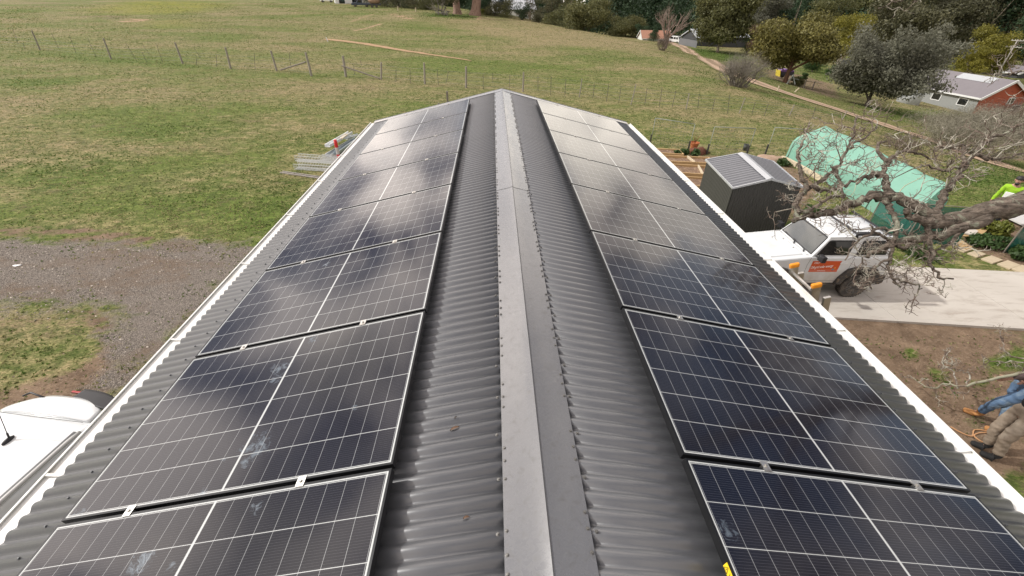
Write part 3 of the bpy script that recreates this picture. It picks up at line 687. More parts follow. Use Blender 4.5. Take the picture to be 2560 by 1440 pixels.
for side,dl,y0,labs in ((-1,.657,-.003,ROWL),(1,.681,.0115,ROWR)):
    for k in range(8):
        if protos is None: o=protos=first_panel()
        else:
            o=protos.copy();COL.objects.link(o)
            for chd in protos.children:
                if chd.name.startswith('clamp'): continue
                q=chd.copy();COL.objects.link(q);q.parent=o
        jit=noise.noise(Vector((k*3.3,side*2.,0)))
        c=RP(side,dl+PLN/2+jit*.004,y0+(k+.5)*PP,PH-.002)
        o.location=c;o.rotation_euler=Matrix.Rotation(side*SL,3,'Y').to_euler();setlabel(o,labs[k]);o['group']='solar panels in two rows on the roof'
        o['category']='solar panel'
        for s_ in ((1.10,1.99) if side<0 else (1.12,2.03)):
            clamp_on(o,side*(s_-dl-PLN/2),PP/2)
        if side==1 and k==0: RP0=o
# warning sticker on the near right panel
yl=M('sticker_yellow',(.80,.56,.02),.5,var=.05);ink=M('black_ink',(.01,.01,.01),.6)
def textmesh(name,txt,size,mat_,parent,mw,shear=0,bold=0):
    cu=bpy.data.curves.new(name,'FONT');cu.body=txt;cu.size=size;cu.shear=shear;cu.offset=bold;cu.align_x='LEFT'
    tmp=bpy.data.objects.new(name+'_tmp',cu);COL.objects.link(tmp)
    dg=bpy.context.evaluated_depsgraph_get();me=bpy.data.meshes.new_from_object(tmp.evaluated_get(dg));bpy.data.objects.remove(tmp)
    me.materials.clear();me.materials.append(mat_)
    o=bpy.data.objects.new(name,me);COL.objects.link(o);o.parent=parent;o.matrix_local=mw;return o
xs_=-PLN/2-.0012
st=MB();st.box((xs_,.045,-.0165),(.0012,.16,.028));st=st.build('warning_sticker',yl,RP0,local=True)
Rt=Matrix(((0,0,-1,0),(-1,0,0,0),(0,1,0,0),(0,0,0,1)))   # text x -> -y, text y -> +z, normal -> -x
textmesh('lettering','WARNING',.022,ink,st,Matrix.Translation((xs_-.001,.089,-.0245))@Rt,bold=.0003)
tr=MB()
for a,b_ in (((.119,-.0275),(.095,-.0275)),((.095,-.0275),(.107,-.0065)),((.107,-.0065),(.119,-.0275)),((.107,-.0130),(.107,-.0225))):
    tr.bar((xs_-.0012,a[0],a[1]),(xs_-.0012,b_[0],b_[1]),.0018,.0006,up=(1,0,0))
tr.build('warning_triangle',ink,st,local=True)
# rails under the panels
for side,dl in ((-1,(1.10,1.99)),(1,(1.12,2.03))):
    for s_ in dl:
        mb=MB();mb.bar(RP(side,s_,-.05,.040),RP(side,s_,9.36,.040),.04,.04,up=RP(side,0,0,1));rl=mb.build('mounting_rail',frame_black,BLD)
        for k in range(9):
            f=MB();f.bar(RP(side,s_+.035,.25+k*1.1,.008),RP(side,s_+.035,.25+k*1.1,.055),.03,.05);f.build('rail_foot',alu,rl)
# leaf and bark bits on the roof
lf=M('dry_leaf',(.13,.075,.045),.8,var=.3)
def litter(px,py,l,w,lab,cat,mat_,nm,ang):
    side=-1
    n=np.array([side*SN,0,CSN]);d=ray(px,py);tt=(.011-CAM@n)/(d@n);p=Vector(CAM+d*tt)
    o=MB();q=Matrix.Rotation(side*SL,3,'Y')@Matrix.Rotation(ang,3,'Z')
    def fn(u,v):
        a=(u-.5)*l;ww=w*(1-(2*u-1)**2)**.6+.001
        return q@Vector((a,(v-.5)*ww,.006*math.sin(u*PI)+.004*(2*v-1)**2))+p
    o.grid(fn,6,3);r=o.build(nm,mat_,smooth=True);tag(r,lab,cat)
litter(1137,1072,.05,.014,'curled brown dry leaf lying on the left roof slope beside the ridge','leaf',lf,'dry_leaf',.3)
litter(1166,1295,.028,.010,'tiny brown bark flake on the left roof slope nearest the camera','bark flake',lf,'bark_flake',.2)
litter(1140,1045,.020,.006,'small dark twig bit just above the dry leaf on the roof','twig',bark_dark,'twig_bit',1.1)
# ================================================================ white off-road car
glass=M('dark_glass',(.012,.014,.015),.04,var=.1,spec=.8)
def glassmat():
    m,t,b=newmat('windscreen_glass');b.inputs['Base Color'].default_value=(.035,.042,.042,1);b.inputs['Roughness'].default_value=.03;b.inputs['Specular IOR Level'].default_value=1.;b.inputs['IOR'].default_value=1.7;return m
wglass=glassmat()
def dirtywhite():
    m,t,b=newmat('dusty_car_white');tc=t('TexCoord');sx=t('SeparateXYZ');t.l.new(tc.outputs['Object'],sx.inputs[0]);n=t.noise(tc.outputs['Object'],3.5,6,.7);n2=t.noise(tc.outputs['Object'],22,4,.7)
    f=t.math('MULTIPLY',t.ramp(t.math('ADD',sx.outputs[2],t.math('MULTIPLY',t.math('SUBTRACT',n,.5),.9)),.38,.95,1,0),.75);f=t.math('ADD',f,t.math('MULTIPLY',t.ramp(n2,.6,.75),.12))
    c=t.mix(f,(.70,.72,.72),(.36,.31,.24));t.l.new(c,b.inputs['Base Color']);t.l.new(t.ramp(f,0,1,.25,.8),b.inputs['Roughness']);b.inputs['Coat Weight'].default_value=.5;b.inputs['Coat Roughness'].default_value=.08;return m
car_dirty=dirtywhite()
car=thing('off_road_car','small boxy white off-road car with orange door sign parked on the concrete','car',(8.767,9.234,G+.06),math.radians(179.15))
car.scale=(.98,.98,.98)
def arc(cx,cy,r,a0,a1,n): return [(cx+r*math.cos(math.radians(a0+(a1-a0)*k/n)),cy+r*math.sin(math.radians(a0+(a1-a0)*k/n))) for k in range(n+1)]
side_p=[(2.80,.42),(2.83,.66),(2.79,.96),(2.70,1.04),(1.50,1.165),(-.57,1.165),(-.62,1.0),(-.63,.45),(-.50,.42)]+arc(0,.345,.43,170,10,10)+[(.50,.40),(1.74,.40)]+arc(2.25,.345,.43,170,10,10)
sidefn=lambda a,w,v:Vector((a,v,w))
mb=MB();mb.prism(side_p,-.745,.745,sidefn);mb.build('body',car_dirty,car,local=True,bevel=.035)
# greenhouse
def gv(w): return .715-.105*(w-1.165)/.47
def gu(fr,w): return (1.42-.34*(w-1.165)/.47) if fr else (-.58+.07*(w-1.165)/.47)
mb=MB();z0,z1=1.15,1.645
vs=[]
for w in (z0,z1):
    for fr_,sg in ((1,1),(1,-1),(0,-1),(0,1)): vs.append((gu(fr_,w),sg*gv(w),w))
mb.add(vs,[(0,1,5,4),(1,2,6,5),(2,3,7,6),(3,0,4,7),(4,5,6,7),(3,2,1,0)]);mb.build('cabin',car_white,car,local=True,bevel=.03)
mb=MB()
def rf(u,v):
    a=gu(1,z1)+.02+(gu(0,z1)-gu(1,z1)-.03)*u;q=(v-.5)*2
    cr=1-abs(q)**4; fr_=1-abs(2*u-1)**6
    rib=.006*math.cos(q*PI*5)*(abs(q)<.75)*fr_
    return Vector((a,q*(gv(z1)-.012),z1-.004+.040*cr*fr_+rib))
mb.grid(rf,24,40);mb.build('roof',car_white,car,local=True,smooth=True)
for sg in (-1,1):
    mb=MB();mb.tube([(gu(1,z1)+.01,sg*gv(z1),z1-.005),(0.3,sg*(gv(z1)+.004),z1+.012),(gu(0,z1),sg*gv(z1),z1-.005)],.014,6);mb.build('roof_gutter',car_white,car,local=True,smooth=True)
def pane(poly,sg,name,mat_,off=.004,th=.006):
    mb=MB();mb.prism(poly,off-th,off,lambda a,w,d:Vector((a,sg*(gv(w)+d),w)));return mb.build(name,mat_,car,local=True,bevel=.002)
for sg in (-1,1):
    fw=pane([(1.30,1.20),(1.255,1.29),(1.08,1.545),(1.03,1.57),(.46,1.57),(.42,1.53),(.50,1.22),(.52,1.20)],sg,'side_window',black_plastic,.005)
    mb=MB();mb.prism([(1.26,1.225),(1.06,1.54),(.48,1.545),(.545,1.225)],.004,.009,lambda a,w,d:Vector((a,sg*(gv(w)+d),w)));mb.build('pane',glass,fw,local=True)
    rw=pane([(.32,1.22),(.24,1.53),(.20,1.56),(-.30,1.56),(-.35,1.52),(-.44,1.24),(-.42,1.21),(.30,1.20)],sg,'side_window',black_plastic,.005)
    mb=MB();mb.prism([(.28,1.235),(.21,1.535),(-.31,1.535),(-.40,1.235)],.004,.009,lambda a,w,d:Vector((a,sg*(gv(w)+d),w)));mb.build('pane',glass,rw,local=True)
def fpane(q,d,fr=1):
    w=1.19+.435*q[1];return Vector((gu(fr,w)+d*(.81 if fr else -1),q[0]*(gv(w)-.045),w+d*.58*fr))
for fr_,nm in ((1,'windscreen'),(0,'rear_window')):
    mb=MB();mb.prism([(-1,.0),(1,.0),(1.,.95),(.97,1),(-.97,1),(-1.,.95)],-.002,.004,lambda a,b_,d:fpane((a,b_),d,fr_));p_=mb.build(nm,black_plastic,car,local=True)
    mb=MB();mb.prism([(-.95,.04),(.95,.04),(.95,.93),(-.95,.93)],.003,.0075,lambda a,b_,d:fpane((a,b_),d,fr_));mb.build('pane',wglass,p_,local=True)
# bonnet, cowl, wipers
bz=lambda u:1.165-.104*(u-1.5)
mb=MB();mb.prism([(1.53,1.13),(2.71,1.0),(2.745,1.035),(2.68,bz(2.68)+.03),(1.56,bz(1.56)+.028)],-.60,.60,sidefn);mb.build('bonnet',car_white,car,local=True,bevel=.025)
mb=MB();mb.box((1.47,0,1.171),(.09,1.26,.02));mb.build('cowl',car_white,car,local=True,bevel=.006)
for v0 in (.08,.50):
    mb=MB();mb.tube([(1.50,v0,1.185),(1.425,v0-.10,1.20)],.014,5);mb.tube([(1.43,v0-.08,1.205),(1.405,v0-.60 if v0>.3 else v0-.58,1.235)],.009,5);mb.build('wiper',black_plastic,car,local=True)
for v0 in (.28,-.18):
    mb=MB();mb.blob((1.62,v0,1.183),(.018,.012,.010),8);mb.build('washer_nozzle',black_plastic,car,local=True)
# fender flares
for cu in (0,2.25):
    for sg in (-1,1):
        mb=MB();ou=[(cu-.60,.42),(cu-.53,.62),(cu-.36,.84),(cu-.20,.885),(cu+.22,.885),(cu+.38,.83),(cu+.53,.60),(cu+.58,.42)];inn=arc(cu,.345,.425,8,172,12)
        mb.prism(ou+inn,.70,.825,lambda a,w,v:Vector((a,sg*v,w)));mb.build('wheel_arch',dusty_plastic,car,local=True,bevel=.02)
        w_=MB();w_.lathe([(.20,-.095),(.335,-.10),(.347,-.07),(.347,.07),(.335,.10),(.20,.095)],(0,0,0),'y',36)
        for k in range(36):
            a=2*PI*k/36;w_.box((.347*math.cos(a),0,.347*math.sin(a)),(.03,.19,.028),Matrix.Rotation(-a,3,'Y'))
        wh=w_.build('wheel',rubber,car,local=True);wh.location=(cu,sg*.70,.347)
        r_=MB();r_.lathe([(.215,.085),(.225,.108),(.205,.112),(.195,.07),(.05,.06),(.05,.085),(0.02,.09)],(0,0,0),'y',30)
        for k in range(10):
            a=2*PI*k/10+(.12 if k%2 else -.12);c=Vector((math.cos(a),0,math.sin(a)))
            r_.bar(c*.05+Vector((0,.082,0)),c*.205+Vector((0,.102,0)),.030,.018,up=(0,1,0))
        rim=M('rim_dark',(.11,.105,.10),.5,.3,col2=(.22,.18,.14),c2s=10) if 'rim_dark' not in bpy.data.materials else bpy.data.materials['rim_dark']
        ri=r_.build('rim',rim,wh,local=True)
        if sg<0: ri.scale=(1,-1,1)
mb=MB();mb.prism([(.50,.40),(1.76,.40),(1.76,.34),(.50,.34)],-.72,.765,sidefn);mb.build('sill',dusty_plastic,car,local=True,bevel=.015)
for u0,nm in ((2.86,'front_bumper'),(-.66,'rear_bumper')):
    mb=MB();mb.box((u0-(.04 if u0>0 else -.04),0,.52),(.16,1.56,.24));mb.build(nm,dusty_plastic,car,local=True,bevel=.04)
for sg in (-1,1):
    h=MB();h.lathe([(.02,.03),(.09,.03),(.105,.0),(.105,-.02)],(2.80,sg*.52,.86),'x',20);h.build('headlight',glass,car,local=True)
    mb=MB();mb.tube([(1.33,sg*.72,1.20),(1.32,sg*.86,1.20)],.022,6);mb.box((1.31,sg*.93,1.235),(.10,.19,.15));mb.build('mirror',black_plastic,car,local=True,bevel=.025)
    mb=MB();mb.box((.56,sg*.757,1.00),(.17,.022,.035));mb.build('door_handle',car_white,car,local=True,bevel=.01)
    mb=MB();mb.blob((1.70,sg*.746,.965),(.03,.008,.016),8,jit=0);mb.build('side_repeater',M('repeater',(.25,.03,.01),.3),car,local=True)
    # door shut lines
    for a,b_ in (((1.42,1.16),(1.45,.95)),((1.45,.95),(1.42,.48)),((1.42,.48),(.50,.48)),((.50,.48),(.36,.80)),((.36,.80),(.34,1.16))):
        g=MB();g.bar((a[0],sg*.7455,a[1]),(b_[0],sg*.7455,b_[1]),.006,.003,up=(0,1,0));g.build('door_gap',black_plastic,car,local=True)
    cr=MB();cr.bar((-.55,sg*.744,.80),(2.7,sg*.744,.80),.010,.012,up=(0,1,0))
    cr.build('side_crease',car_white,car,local=True,bevel=.004)
mb=MB();mb.lathe([(.1,-.10),(.33,-.10),(.345,-.06),(.345,.06),(.32,.10),(.1,.10)],(-.76,0,.86),'x',28);mb.build('spare_wheel',rubber,car,local=True)
mb=MB();mb.box((.46,0,1.735),(.055,1.38,.03));mb.build('roof_bar',black_plastic,car,local=True,bevel=.01)
mb=MB();mb.tube([(.52,.68,1.775),(.02,.70,1.775)],.050,10);mb.tube([(.47,.63,1.775),(.47,.63,1.64)],.028,8);mb.blob((.47,.64,1.64),(.05,.035,.03),8,jit=0);mb.build('awning_bracket',black_plastic,car,local=True,smooth=True)
mb=MB();mb.box((-.30,0,1.735),(.055,1.38,.03));mb.build('roof_bar',black_plastic,car,local=True,bevel=.01)
# door sign
sgm=M('sign_orange',(.60,.085,.012),.45,var=.06);sgw=M('sign_white',(.80,.72,.68),.5,var=.03)
cw=MB();cw.box((.985,.7475,.905),(.72,.004,.31));sign=cw.build('door_sign',sgm,car,local=True)
Rs=Matrix(((-1,0,0,0),(0,0,1,0),(0,1,0,0),(0,0,0,1)))
textmesh('lettering','Off-grid solar energy',.098,sgw,sign,Matrix.Translation((1.330,.7502,.838))@Rs@Matrix.Rotation(math.radians(6),4,'Z')@Matrix.Scale(.66,4,(1,0,0)),shear=.2,bold=.0026)
textmesh('logo_lettering','rmg',.085,sgw,sign,Matrix.Translation((1.30,.7502,.985))@Rs,shear=.2,bold=.002)
textmesh('web_lettering','rmg.com.au',.042,sgw,sign,Matrix.Translation((1.13,.7502,.772))@Rs,bold=.0008)
mb=MB();mb.blob((.755,.751,.82),(.035,.003,.03),10,jit=0);mb.build('sign_emblem',M('emblem_grey',(.2,.22,.25),.5),sign,local=True)
mb=MB();mb.blob((.715,.751,.865),(.018,.003,.018),6,jit=.2);mb.build('sign_spark',M('emblem_yellow',(.8,.45,.03),.5),sign,local=True)
# ================================================================ white car beside the left gutter
suv=thing('parked_car','white car under the left gutter, only its roof with a whip aerial showing','car',(-6.06,4.17,G),math.radians(-90-9.3+0))
# local: +X forward (towards -y), origin at rear end, roof z 1.70
pale_rail=M('rail_grey',(.50,.50,.48),.45,var=.1)
def suv_roof_h(a): return 1.70-.05*max(0,(.75-a)/.75)**2-.06*max(0,(a-1.6)/1.4)**2
mb=MB()
def rf(u,v):
    a=.10+2.75*u;q=(v-.5)*2
    hw=.60+.10*min(1,(a/.75))**.6
    hw=.70*(1-max(0,(.35-a)/.35)**2.2*.20)
    if u<.04: hw*=.97
    return Vector((a,q*hw,suv_roof_h(a)-.055*abs(q)**3.2-(.03 if u<.01 else 0)))
mb.grid(rf,40,32);sr=mb.build('roof',car_white,suv,local=True,smooth=True)
# tailgate spoiler
mb=MB()
def sp(u,v):
    q=(v-.5)*2;a=.30-.22*u-.12*(1-abs(q)**3)*u
    hw=.66-.10*u**2
    return Vector((a,q*hw,suv_roof_h(.3)+.008-.02*u-.05*abs(q)**3.2-.05*u**3))
mb.grid(sp,8,24);o=mb.build('spoiler',car_white,suv,local=True,smooth=True);o.modifiers.new('s','SOLIDIFY').thickness=-.03
mb=MB()
def sp2(u,v):
    q=.05+.95*v;a=.06-.20*u-.08*(1-abs(q)**3)*u;return Vector((a,q*(.66-.08*u**2),suv_roof_h(.3)-.035-.06*abs(q)**3-.05*u))
mb.grid(sp2,6,20);o=mb.build('lower_spoiler',black_plastic,suv,local=True,smooth=True);o.modifiers.new('s','SOLIDIFY').thickness=-.02
mb=MB();mb.box((.335,0,1.697),(.006,1.26,.004));mb.build('tailgate_gap',black_plastic,suv,local=True)
mb=MB();mb.box((-.168,0,1.597),(.03,.26,.024));mb.build('brake_light',M('brake_red',(.35,.02,.02),.3),suv,local=True,bevel=.004)
body=[(-.02,.35),(-.10,.70),(-.06,1.02),(.14,1.62),(.40,1.655),(2.6,1.62),(3.35,1.08),(4.35,.92),(4.45,.60),(4.40,.32)]+arc(3.55,.34,.38,5,175,8)[:]+arc(.85,.34,.38,5,175,8)
hwf=lambda w:.90-.22*max(0,(w-.95)/.75)
mb=MB();n=len(body)
mb.prism(body,-1,1,lambda a,w,v:Vector((a,v*hwf(w),w)));mb.build('body',car_white,suv,local=True,bevel=.03)
for sg in (-1,1):
    mb=MB();mb.prism([(.45,1.02),(.50,1.50),(2.45,1.52),(3.05,1.06)],.004,.010,lambda a,w,v:Vector((a,sg*(hwf(w)+v),w)));mb.build('side_window',glass,suv,local=True)
    mb=MB();mb.tube([(.44,sg*.665,1.648),(.60,sg*.672,1.664),(2.3,sg*.68,1.652),(2.6,sg*.675,1.62)],.024,8);mb.build('roof_rail',pale_rail,suv,local=True,smooth=True)
    mb=MB();mb.bar((.46,sg*.632,1.668),(2.55,sg*.640,1.652),.040,.012);mb.build('roof_channel',black_plastic,suv,local=True)
    for cu in (.85,3.55):
        w_=MB();w_.lathe([(.2,-.1),(.32,-.1),(.335,-.06),(.335,.06),(.32,.1),(.2,.1)],(cu,sg*.78,.335),'y',28);w_.build('wheel',rubber,suv,local=True)
mb=MB();mb.prism([(-.075,1.05),(.10,1.56),(.13,1.56),(-.04,1.04)],-.60,.60,sidefn);mb.build('rear_window',glass,suv,local=True)
mb=MB();mb.prism([(2.72,1.585),(3.30,1.12),(3.33,1.14),(2.74,1.61)],-.62,.62,sidefn);mb.build('windscreen',glass,suv,local=True)
an=MB();an.blob((.70,.0,1.712),(.075,.028,.03),10,jit=0);an.tube([(.68,0,1.72),(.66,0,1.80)],.011,8);an.tube([(.66,0,1.80),(.56,0,2.16)],.0045,6)
an.build('aerial',black_plastic,suv,local=True,smooth=True)
mb=MB();mb.tube([(.02,-.30,1.655),(-.03,-.58,1.665),(.02,-.66,1.64)],.013,6);mb.build('spoiler_lip',black_plastic,suv,local=True,smooth=True)
# ================================================================ ladder
lad=thing('ladder','aluminium extension ladder with orange end caps leaning on the right gutter','ladder',(4.0,3.5,G))
ld=Vector((-.258,0,.966));top0=Vector((2.955,0,-.69))
def lp(y,tt,off=0): return top0+ld*tt+Vector((.966,0,.258))*off+Vector((0,y,0))
Lb=(G+.02+.69)/.966
for y in (3.315,3.685):
    mb=MB();mb.bar(lp(y,Lb),lp(y,.10),.028,.085,up=(.966,0,.258));st_=mb.build('stile',alu,lad,bevel=.004)
    mb=MB();mb.bar(lp(y,.075),lp(y,.125),.036,.098,up=(.966,0,.258));mb.build('end_cap',orange_cap,st_,bevel=.012)
    mb=MB();mb.bar(lp(y+(.03 if y<3.5 else -.03)*-1.2,Lb,.09),lp(y-(.036 if y<3.5 else -.036),-.045,.10),.028,.07,up=(.966,0,.258));mb.build('stile',alu,lad,bevel=.004)
k=0;tt=.0
while tt>Lb+.3:
    mb=MB();mb.tube([lp(3.315,tt),lp(3.685,tt)],.018,8);mb.build('rung',alu,lad,smooth=False);tt-=.30
# ================================================================ garden shed
shd=thing('garden_shed','small dark grey metal garden shed with a pale ridge cap','shed',(7.6,12.3,G))
c4=[V(6.45,11.13,0),V(8.50,11.2,0),V(8.86,13.42,0),V(6.70,13.58,0)]   # Ln Rn Rf Lf
hE,hR=-2.70,-2.46
def ins(p,k=.04):
    c=(c4[0]+c4[2])/2;return p+(c-p)*k
W4=[ins(p) for p in c4]
def wallribs(a,b_,zt0,zt1,zp=None,nr=22):
    mb=MB();d=(b_-a);L=d.length;nrm=Vector((d.y,-d.x,0)).normalized();pts=[]
    for k in range(nr*4+1):
        u=k/(nr*4);o_=(.012 if k%4 in (0,1) else -.002)
        zt=zt0+(zt1-zt0)*u if zp is None else zt0+(zp-zt0)*(1-abs(2*u-1))
        pts.append((a+d*u+nrm*o_,zt))
    vs=[(p.x,p.y,G-.05) for p,z in pts]+[(p.x,p.y,z) for p,z in pts];n=len(pts)
    mb.add(vs,[(k,k+1,n+k+1,n+k) for k in range(n-1)]);return mb
for k,(zp) in enumerate((hR-.03,None,hR-.03,None)):
    a,b_=W4[k],W4[(k+1)%4]
    wallribs(a,b_,hE-.03,hE-.03,zp,24).build('wall',shed_steel,shd)
rA=(c4[0]+c4[1])/2;rB=(c4[3]+c4[2])/2
for s_,(n0,f0) in enumerate(((c4[0],c4[3]),(c4[1],c4[2]))):
    mb=MB();nn=15*8
    def fn(u,v):
        e=n0+(f0-n0)*u;r_=rA+(rB-rA)*u;p=r_+(e-r_)*v;z=hR+(hE-hR)*v+.014*(1 if (u*nn)%8<4 else -.2)
        return Vector((p.x,p.y,z))
    mb.grid(fn,nn,1);mb.build('roof_sheet',shed_roof_m,shd)
    for a,b_,z0_,z1_ in ((n0,f0,hE,hE),(n0,rA,hE,hR),(f0,rB,hE,hR)):
        t_=MB();t_.bar((a.x,a.y,z0_),(b_.x,b_.y,z1_+.0),.035,.05);t_.build('edge_trim',shed_trim,shd)
mb=MB()
for s_,(n0,f0) in enumerate(((c4[0],c4[3]),(c4[1],c4[2]))):
    q0=rA+(n0-rA)*.13;q1=rB+(f0-rB)*.13;z=hR+(hE-hR)*.13+.03
    mb.add([(rA.x,rA.y,hR+.04),(rB.x,rB.y,hR+.04),(q1.x,q1.y,z),(q0.x,q0.y,z)],[(0,1,2,3)])
mb.build('ridge_cap',shed_trim,shd)
# ================================================================ raised timber beds, pot, mound
soil_m=M('bed_soil',(.17,.105,.065),.95,var=.5,scale=9,bump=1.,bscale=14,col2=(.36,.26,.16),c2s=11,c2t=(.52,.66))
def bed(P0,P1,P2,P3,h,lab,grp='raised timber garden beds',sub=()):
    P=[at(*p) for p in (P0,P1,P2,P3)];c=sum(P,Vector())/4
    b=thing('garden_bed',lab,'garden bed',(c.x,c.y,G),0,grp)
    for i in range(4):
        q=MB();a,e=P[i],P[(i+1)%4];q.bar((a.x,a.y,G+h/2),(e.x,e.y,G+h/2),.055,h);q.build('sleeper',timber_pine,b,bevel=.008)
    q=MB()
    def fn(u,v):
        a=P[0].lerp(P[1],u);e=P[3].lerp(P[2],u);p=a.lerp(e,v);return Vector((p.x,p.y,G+h*.72+.05*noise.noise(p*3)))
    q.grid(fn,18,10);q.build('soil_fill',soil_m,b,smooth=True)
    for (ua,ub) in sub:
        a=P[0].lerp(P[1],ua);e=P[3].lerp(P[2],ub);q=MB();q.bar((a.x,a.y,G+h*.9),(e.x,e.y,G+h*.9),.05,h*.35);q.build('divider',timber_pale,b)
bed((1600,381),(1694,386),(1706,398),(1612,392),.25,'farthest raised timber bed, short, next to the leafy vegetables')
bed((1630,401),(1768,408),(1772,422),(1645,416),.28,'second raised timber bed, long, ending behind the garden shed corner',sub=((.62,.70),))
bed((1660,424),(1765,430),(1768,452),(1690,446),.28,'third raised timber bed with coarse brown mulch beside the shed wall',sub=((.78,.82),))
bed((1690,456),(1760,460),(1764,482),(1715,478),.28,'nearest raised timber bed, half hidden by the roof gutter')
pot=thing('flower_pot','orange terracotta pot with a dry shrub at the wire frame foot','pot',at(1733,374))
p0=at(1733,374);q=MB();q.lathe([(.14,0),(.20,.30),(.22,.30),(.225,.36),(.20,.36),(.19,.30),(.02,.28)],p0,n=18);q.build('pot',terracotta,pot,smooth=False)
q=MB();rg=random.Random(3)
for k in range(16):
    a=rg.random()*6.28;q.tube([p0+V(0,0,.3),p0+V(.06*math.cos(a),.06*math.sin(a),.45),p0+V(.2*math.cos(a),.2*math.sin(a),.6+.2*rg.random())],[.008,.006,.002],4)
q.build('dry_stems',M('dry_stem',(.20,.09,.04),.9),pot)
md=at(1742,383);q=MB();q.blob(md+V(0,0,.0),(.55,.35,.28),18,jit=.25,seed=4);tag(q.build('compost_heap',M('compost',(.13,.05,.028),.95,var=.5,scale=8,bump=1.),smooth=True),'low heap of red brown compost behind the vegetables','heap')
# bucket hanging by the second frame
bk_=at(1862,376);q=MB();q.lathe([(.10,0),(.13,.30),(.12,.30),(.095,.02)],bk_,n=12);tag(q.build('plant_tub',M('dark_tub',(.03,.035,.03),.6),smooth=True),'small dark green tub standing behind the middle wire frame','tub')
# ================================================================ trellis frames
galv_dk=M('galv_tube',(.25,.27,.24),.6,.3,var=.2)
def trellis(bl,br,h,lab,rightpost=True):
    a,b_=at(*bl),at(*br);t_=thing('trellis_frame',lab,'trellis',a,0,'wire trellis frames behind the garden')
    up=V(0,0,h)
    for p in (a,b_)[:2 if rightpost else 1]:
        q=MB();q.tube([p,p+up],.015,8);q.build('post',galv_dk,t_,smooth=True)
        q=MB();q.bar(p+V(-.05,0,0),p+V(-.05,0,.5),.05,.04);q.build('stake',steel_dark,t_)
    q=MB();q.tube([a+up,b_+up],.016,8);q.build('top_rail',galv_dk,t_,smooth=True)
    q=MB();nn=14
    for k in range(1,nn): p=a.lerp(b_,k/nn);q.tube([p,p+up],.0028,3,False)
    for k in range(1,9):
        z=V(0,0,h*k/9);q.tube([a+z,b_+z],.0028,3,False)
    q.build('wire_mesh',wire_m,t_)
trellis((1626,361),(1721,378),1.28,'left of three galvanised wire frames, at the terracotta pot')
trellis((1768,386),(1867,390),1.28,'middle of three galvanised wire frames, above the garden shed roof')
trellis((1914,387),(2010,394),1.28,'right of three galvanised wire frames, beside the green net tunnel')
# ================================================================ green net tunnel and shade screens
def netmat(name,col,tr,al):
    m,t,b=newmat(name);P=t('NewGeometry').outputs['Position'];n=t.noise(P,1.1,5,.6,.8)
    c=t.mix(n,tuple(x*.86 for x in col),tuple(min(1,x*1.12) for x in col));t.l.new(c,b.inputs['Base Color']);b.inputs['Roughness'].default_value=.6
    bp=t('Bump',i_Strength=.5,i_Distance=.05);mp=t('Mapping',i_Scale=(3,.6,2));t.l.new(P,mp.inputs[0]);t.l.new(t.noise(mp.outputs[0],1.6,3,.5,1.),bp.inputs['Height']);t.l.new(bp.outputs[0],b.inputs['Normal'])
    tl=t('BsdfTranslucent');t.l.new(c,tl.inputs[0]);m1=t('MixShader',i_0=tr);t.l.new(b.outputs[0],m1.inputs[1]);t.l.new(tl.outputs[0],m1.inputs[2])
    tp=t('BsdfTransparent');m2=t('MixShader',i_0=al);t.l.new(m1.outputs[0],m2.inputs[1]);t.l.new(tp.outputs[0],m2.inputs[2]);t.l.new(m2.outputs[0],t.n['Material Output'].inputs[0]);return m
net=netmat('green_net',(.29,.57,.45),.35,.05);net2=netmat('teal_shadecloth',(.010,.105,.085),.25,.22)
tun=thing('net_tunnel','long pale green shadecloth tunnel with a pitched top beside the garden shed','tunnel',(14.,16.,G))
zr=-3.05
def ridge_pt(px,py): return onz(px,py,zr)
rF,rN=ridge_pt(2064.7,314),ridge_pt(2368,459)
bF=at(1963,393);bM=at(2052,450)
dirb=(bM-bF);dirb.z=0
bN=bF+dirb*((rN.y-.35-bF.y)/dirb.y)
offF=Vector((bF.x-rF.x,bF.y-rF.y,0));offN=Vector((bN.x-rN.x,bN.y-rN.y,0))
prof=[(1,0),(.98,.30),(.94,.48),(.84,.60),(.44,.79),(0,1),(-.44,.79),(-.84,.60),(-.94,.48),(-.98,.30),(-1,0)]
def tunfn(u,v):
    k=u*(len(prof)-1);i0=min(int(k),len(prof)-2);f=k-i0
    a=prof[i0][0]*(1-f)+prof[i0+1][0]*f;h=prof[i0][1]*(1-f)+prof[i0+1][1]*f
    r=rF.lerp(rN,v);o_=offF.lerp(offN,v)
    sag=.05*math.sin(v*PI*4)**2*(h*.8)
    w=1+.025*noise.noise(V(u*5,v*6,2))
    z=G+(zr-G)*h-sag+.025*noise.noise(V(u*5,v*7,5))
    return Vector((r.x+o_.x*a*w,r.y+o_.y*a*w,z))
q=MB();q.grid(tunfn,40,56);q.build('net_cover',net,tun,smooth=True)
for v_ in (0.,1.):
    q=MB();ring=[tunfn(k/40,v_) for k in range(41)];c=Vector((tunfn(.5,v_).x,tunfn(.5,v_).y,G))
    q.add([c]+ring,[(0,k+1,k+2) for k in range(40)]);q.build('end_panel',net,tun)
for k_,v_ in enumerate((.13,.38,.63,.86)):
    q=MB();q.tube([tunfn(k/30,v_+.01*math.sin(k))+V(0,0,.012) for k in range(31)],.010,4);q.build('tie_rope',timber_pale,tun,smooth=True)
for v_ in (.02,.25,.5,.75,.98):
    q=MB();q.tube([tunfn(k/20,v_)*.998+V(0,0,.0) -V(0,0,.02) for k in range(21)],.016,6);q.build('hoop',galv_dk,tun,smooth=True)
ed_=at(1963,393);e1=at(2010,412);e2=at(2062,452);
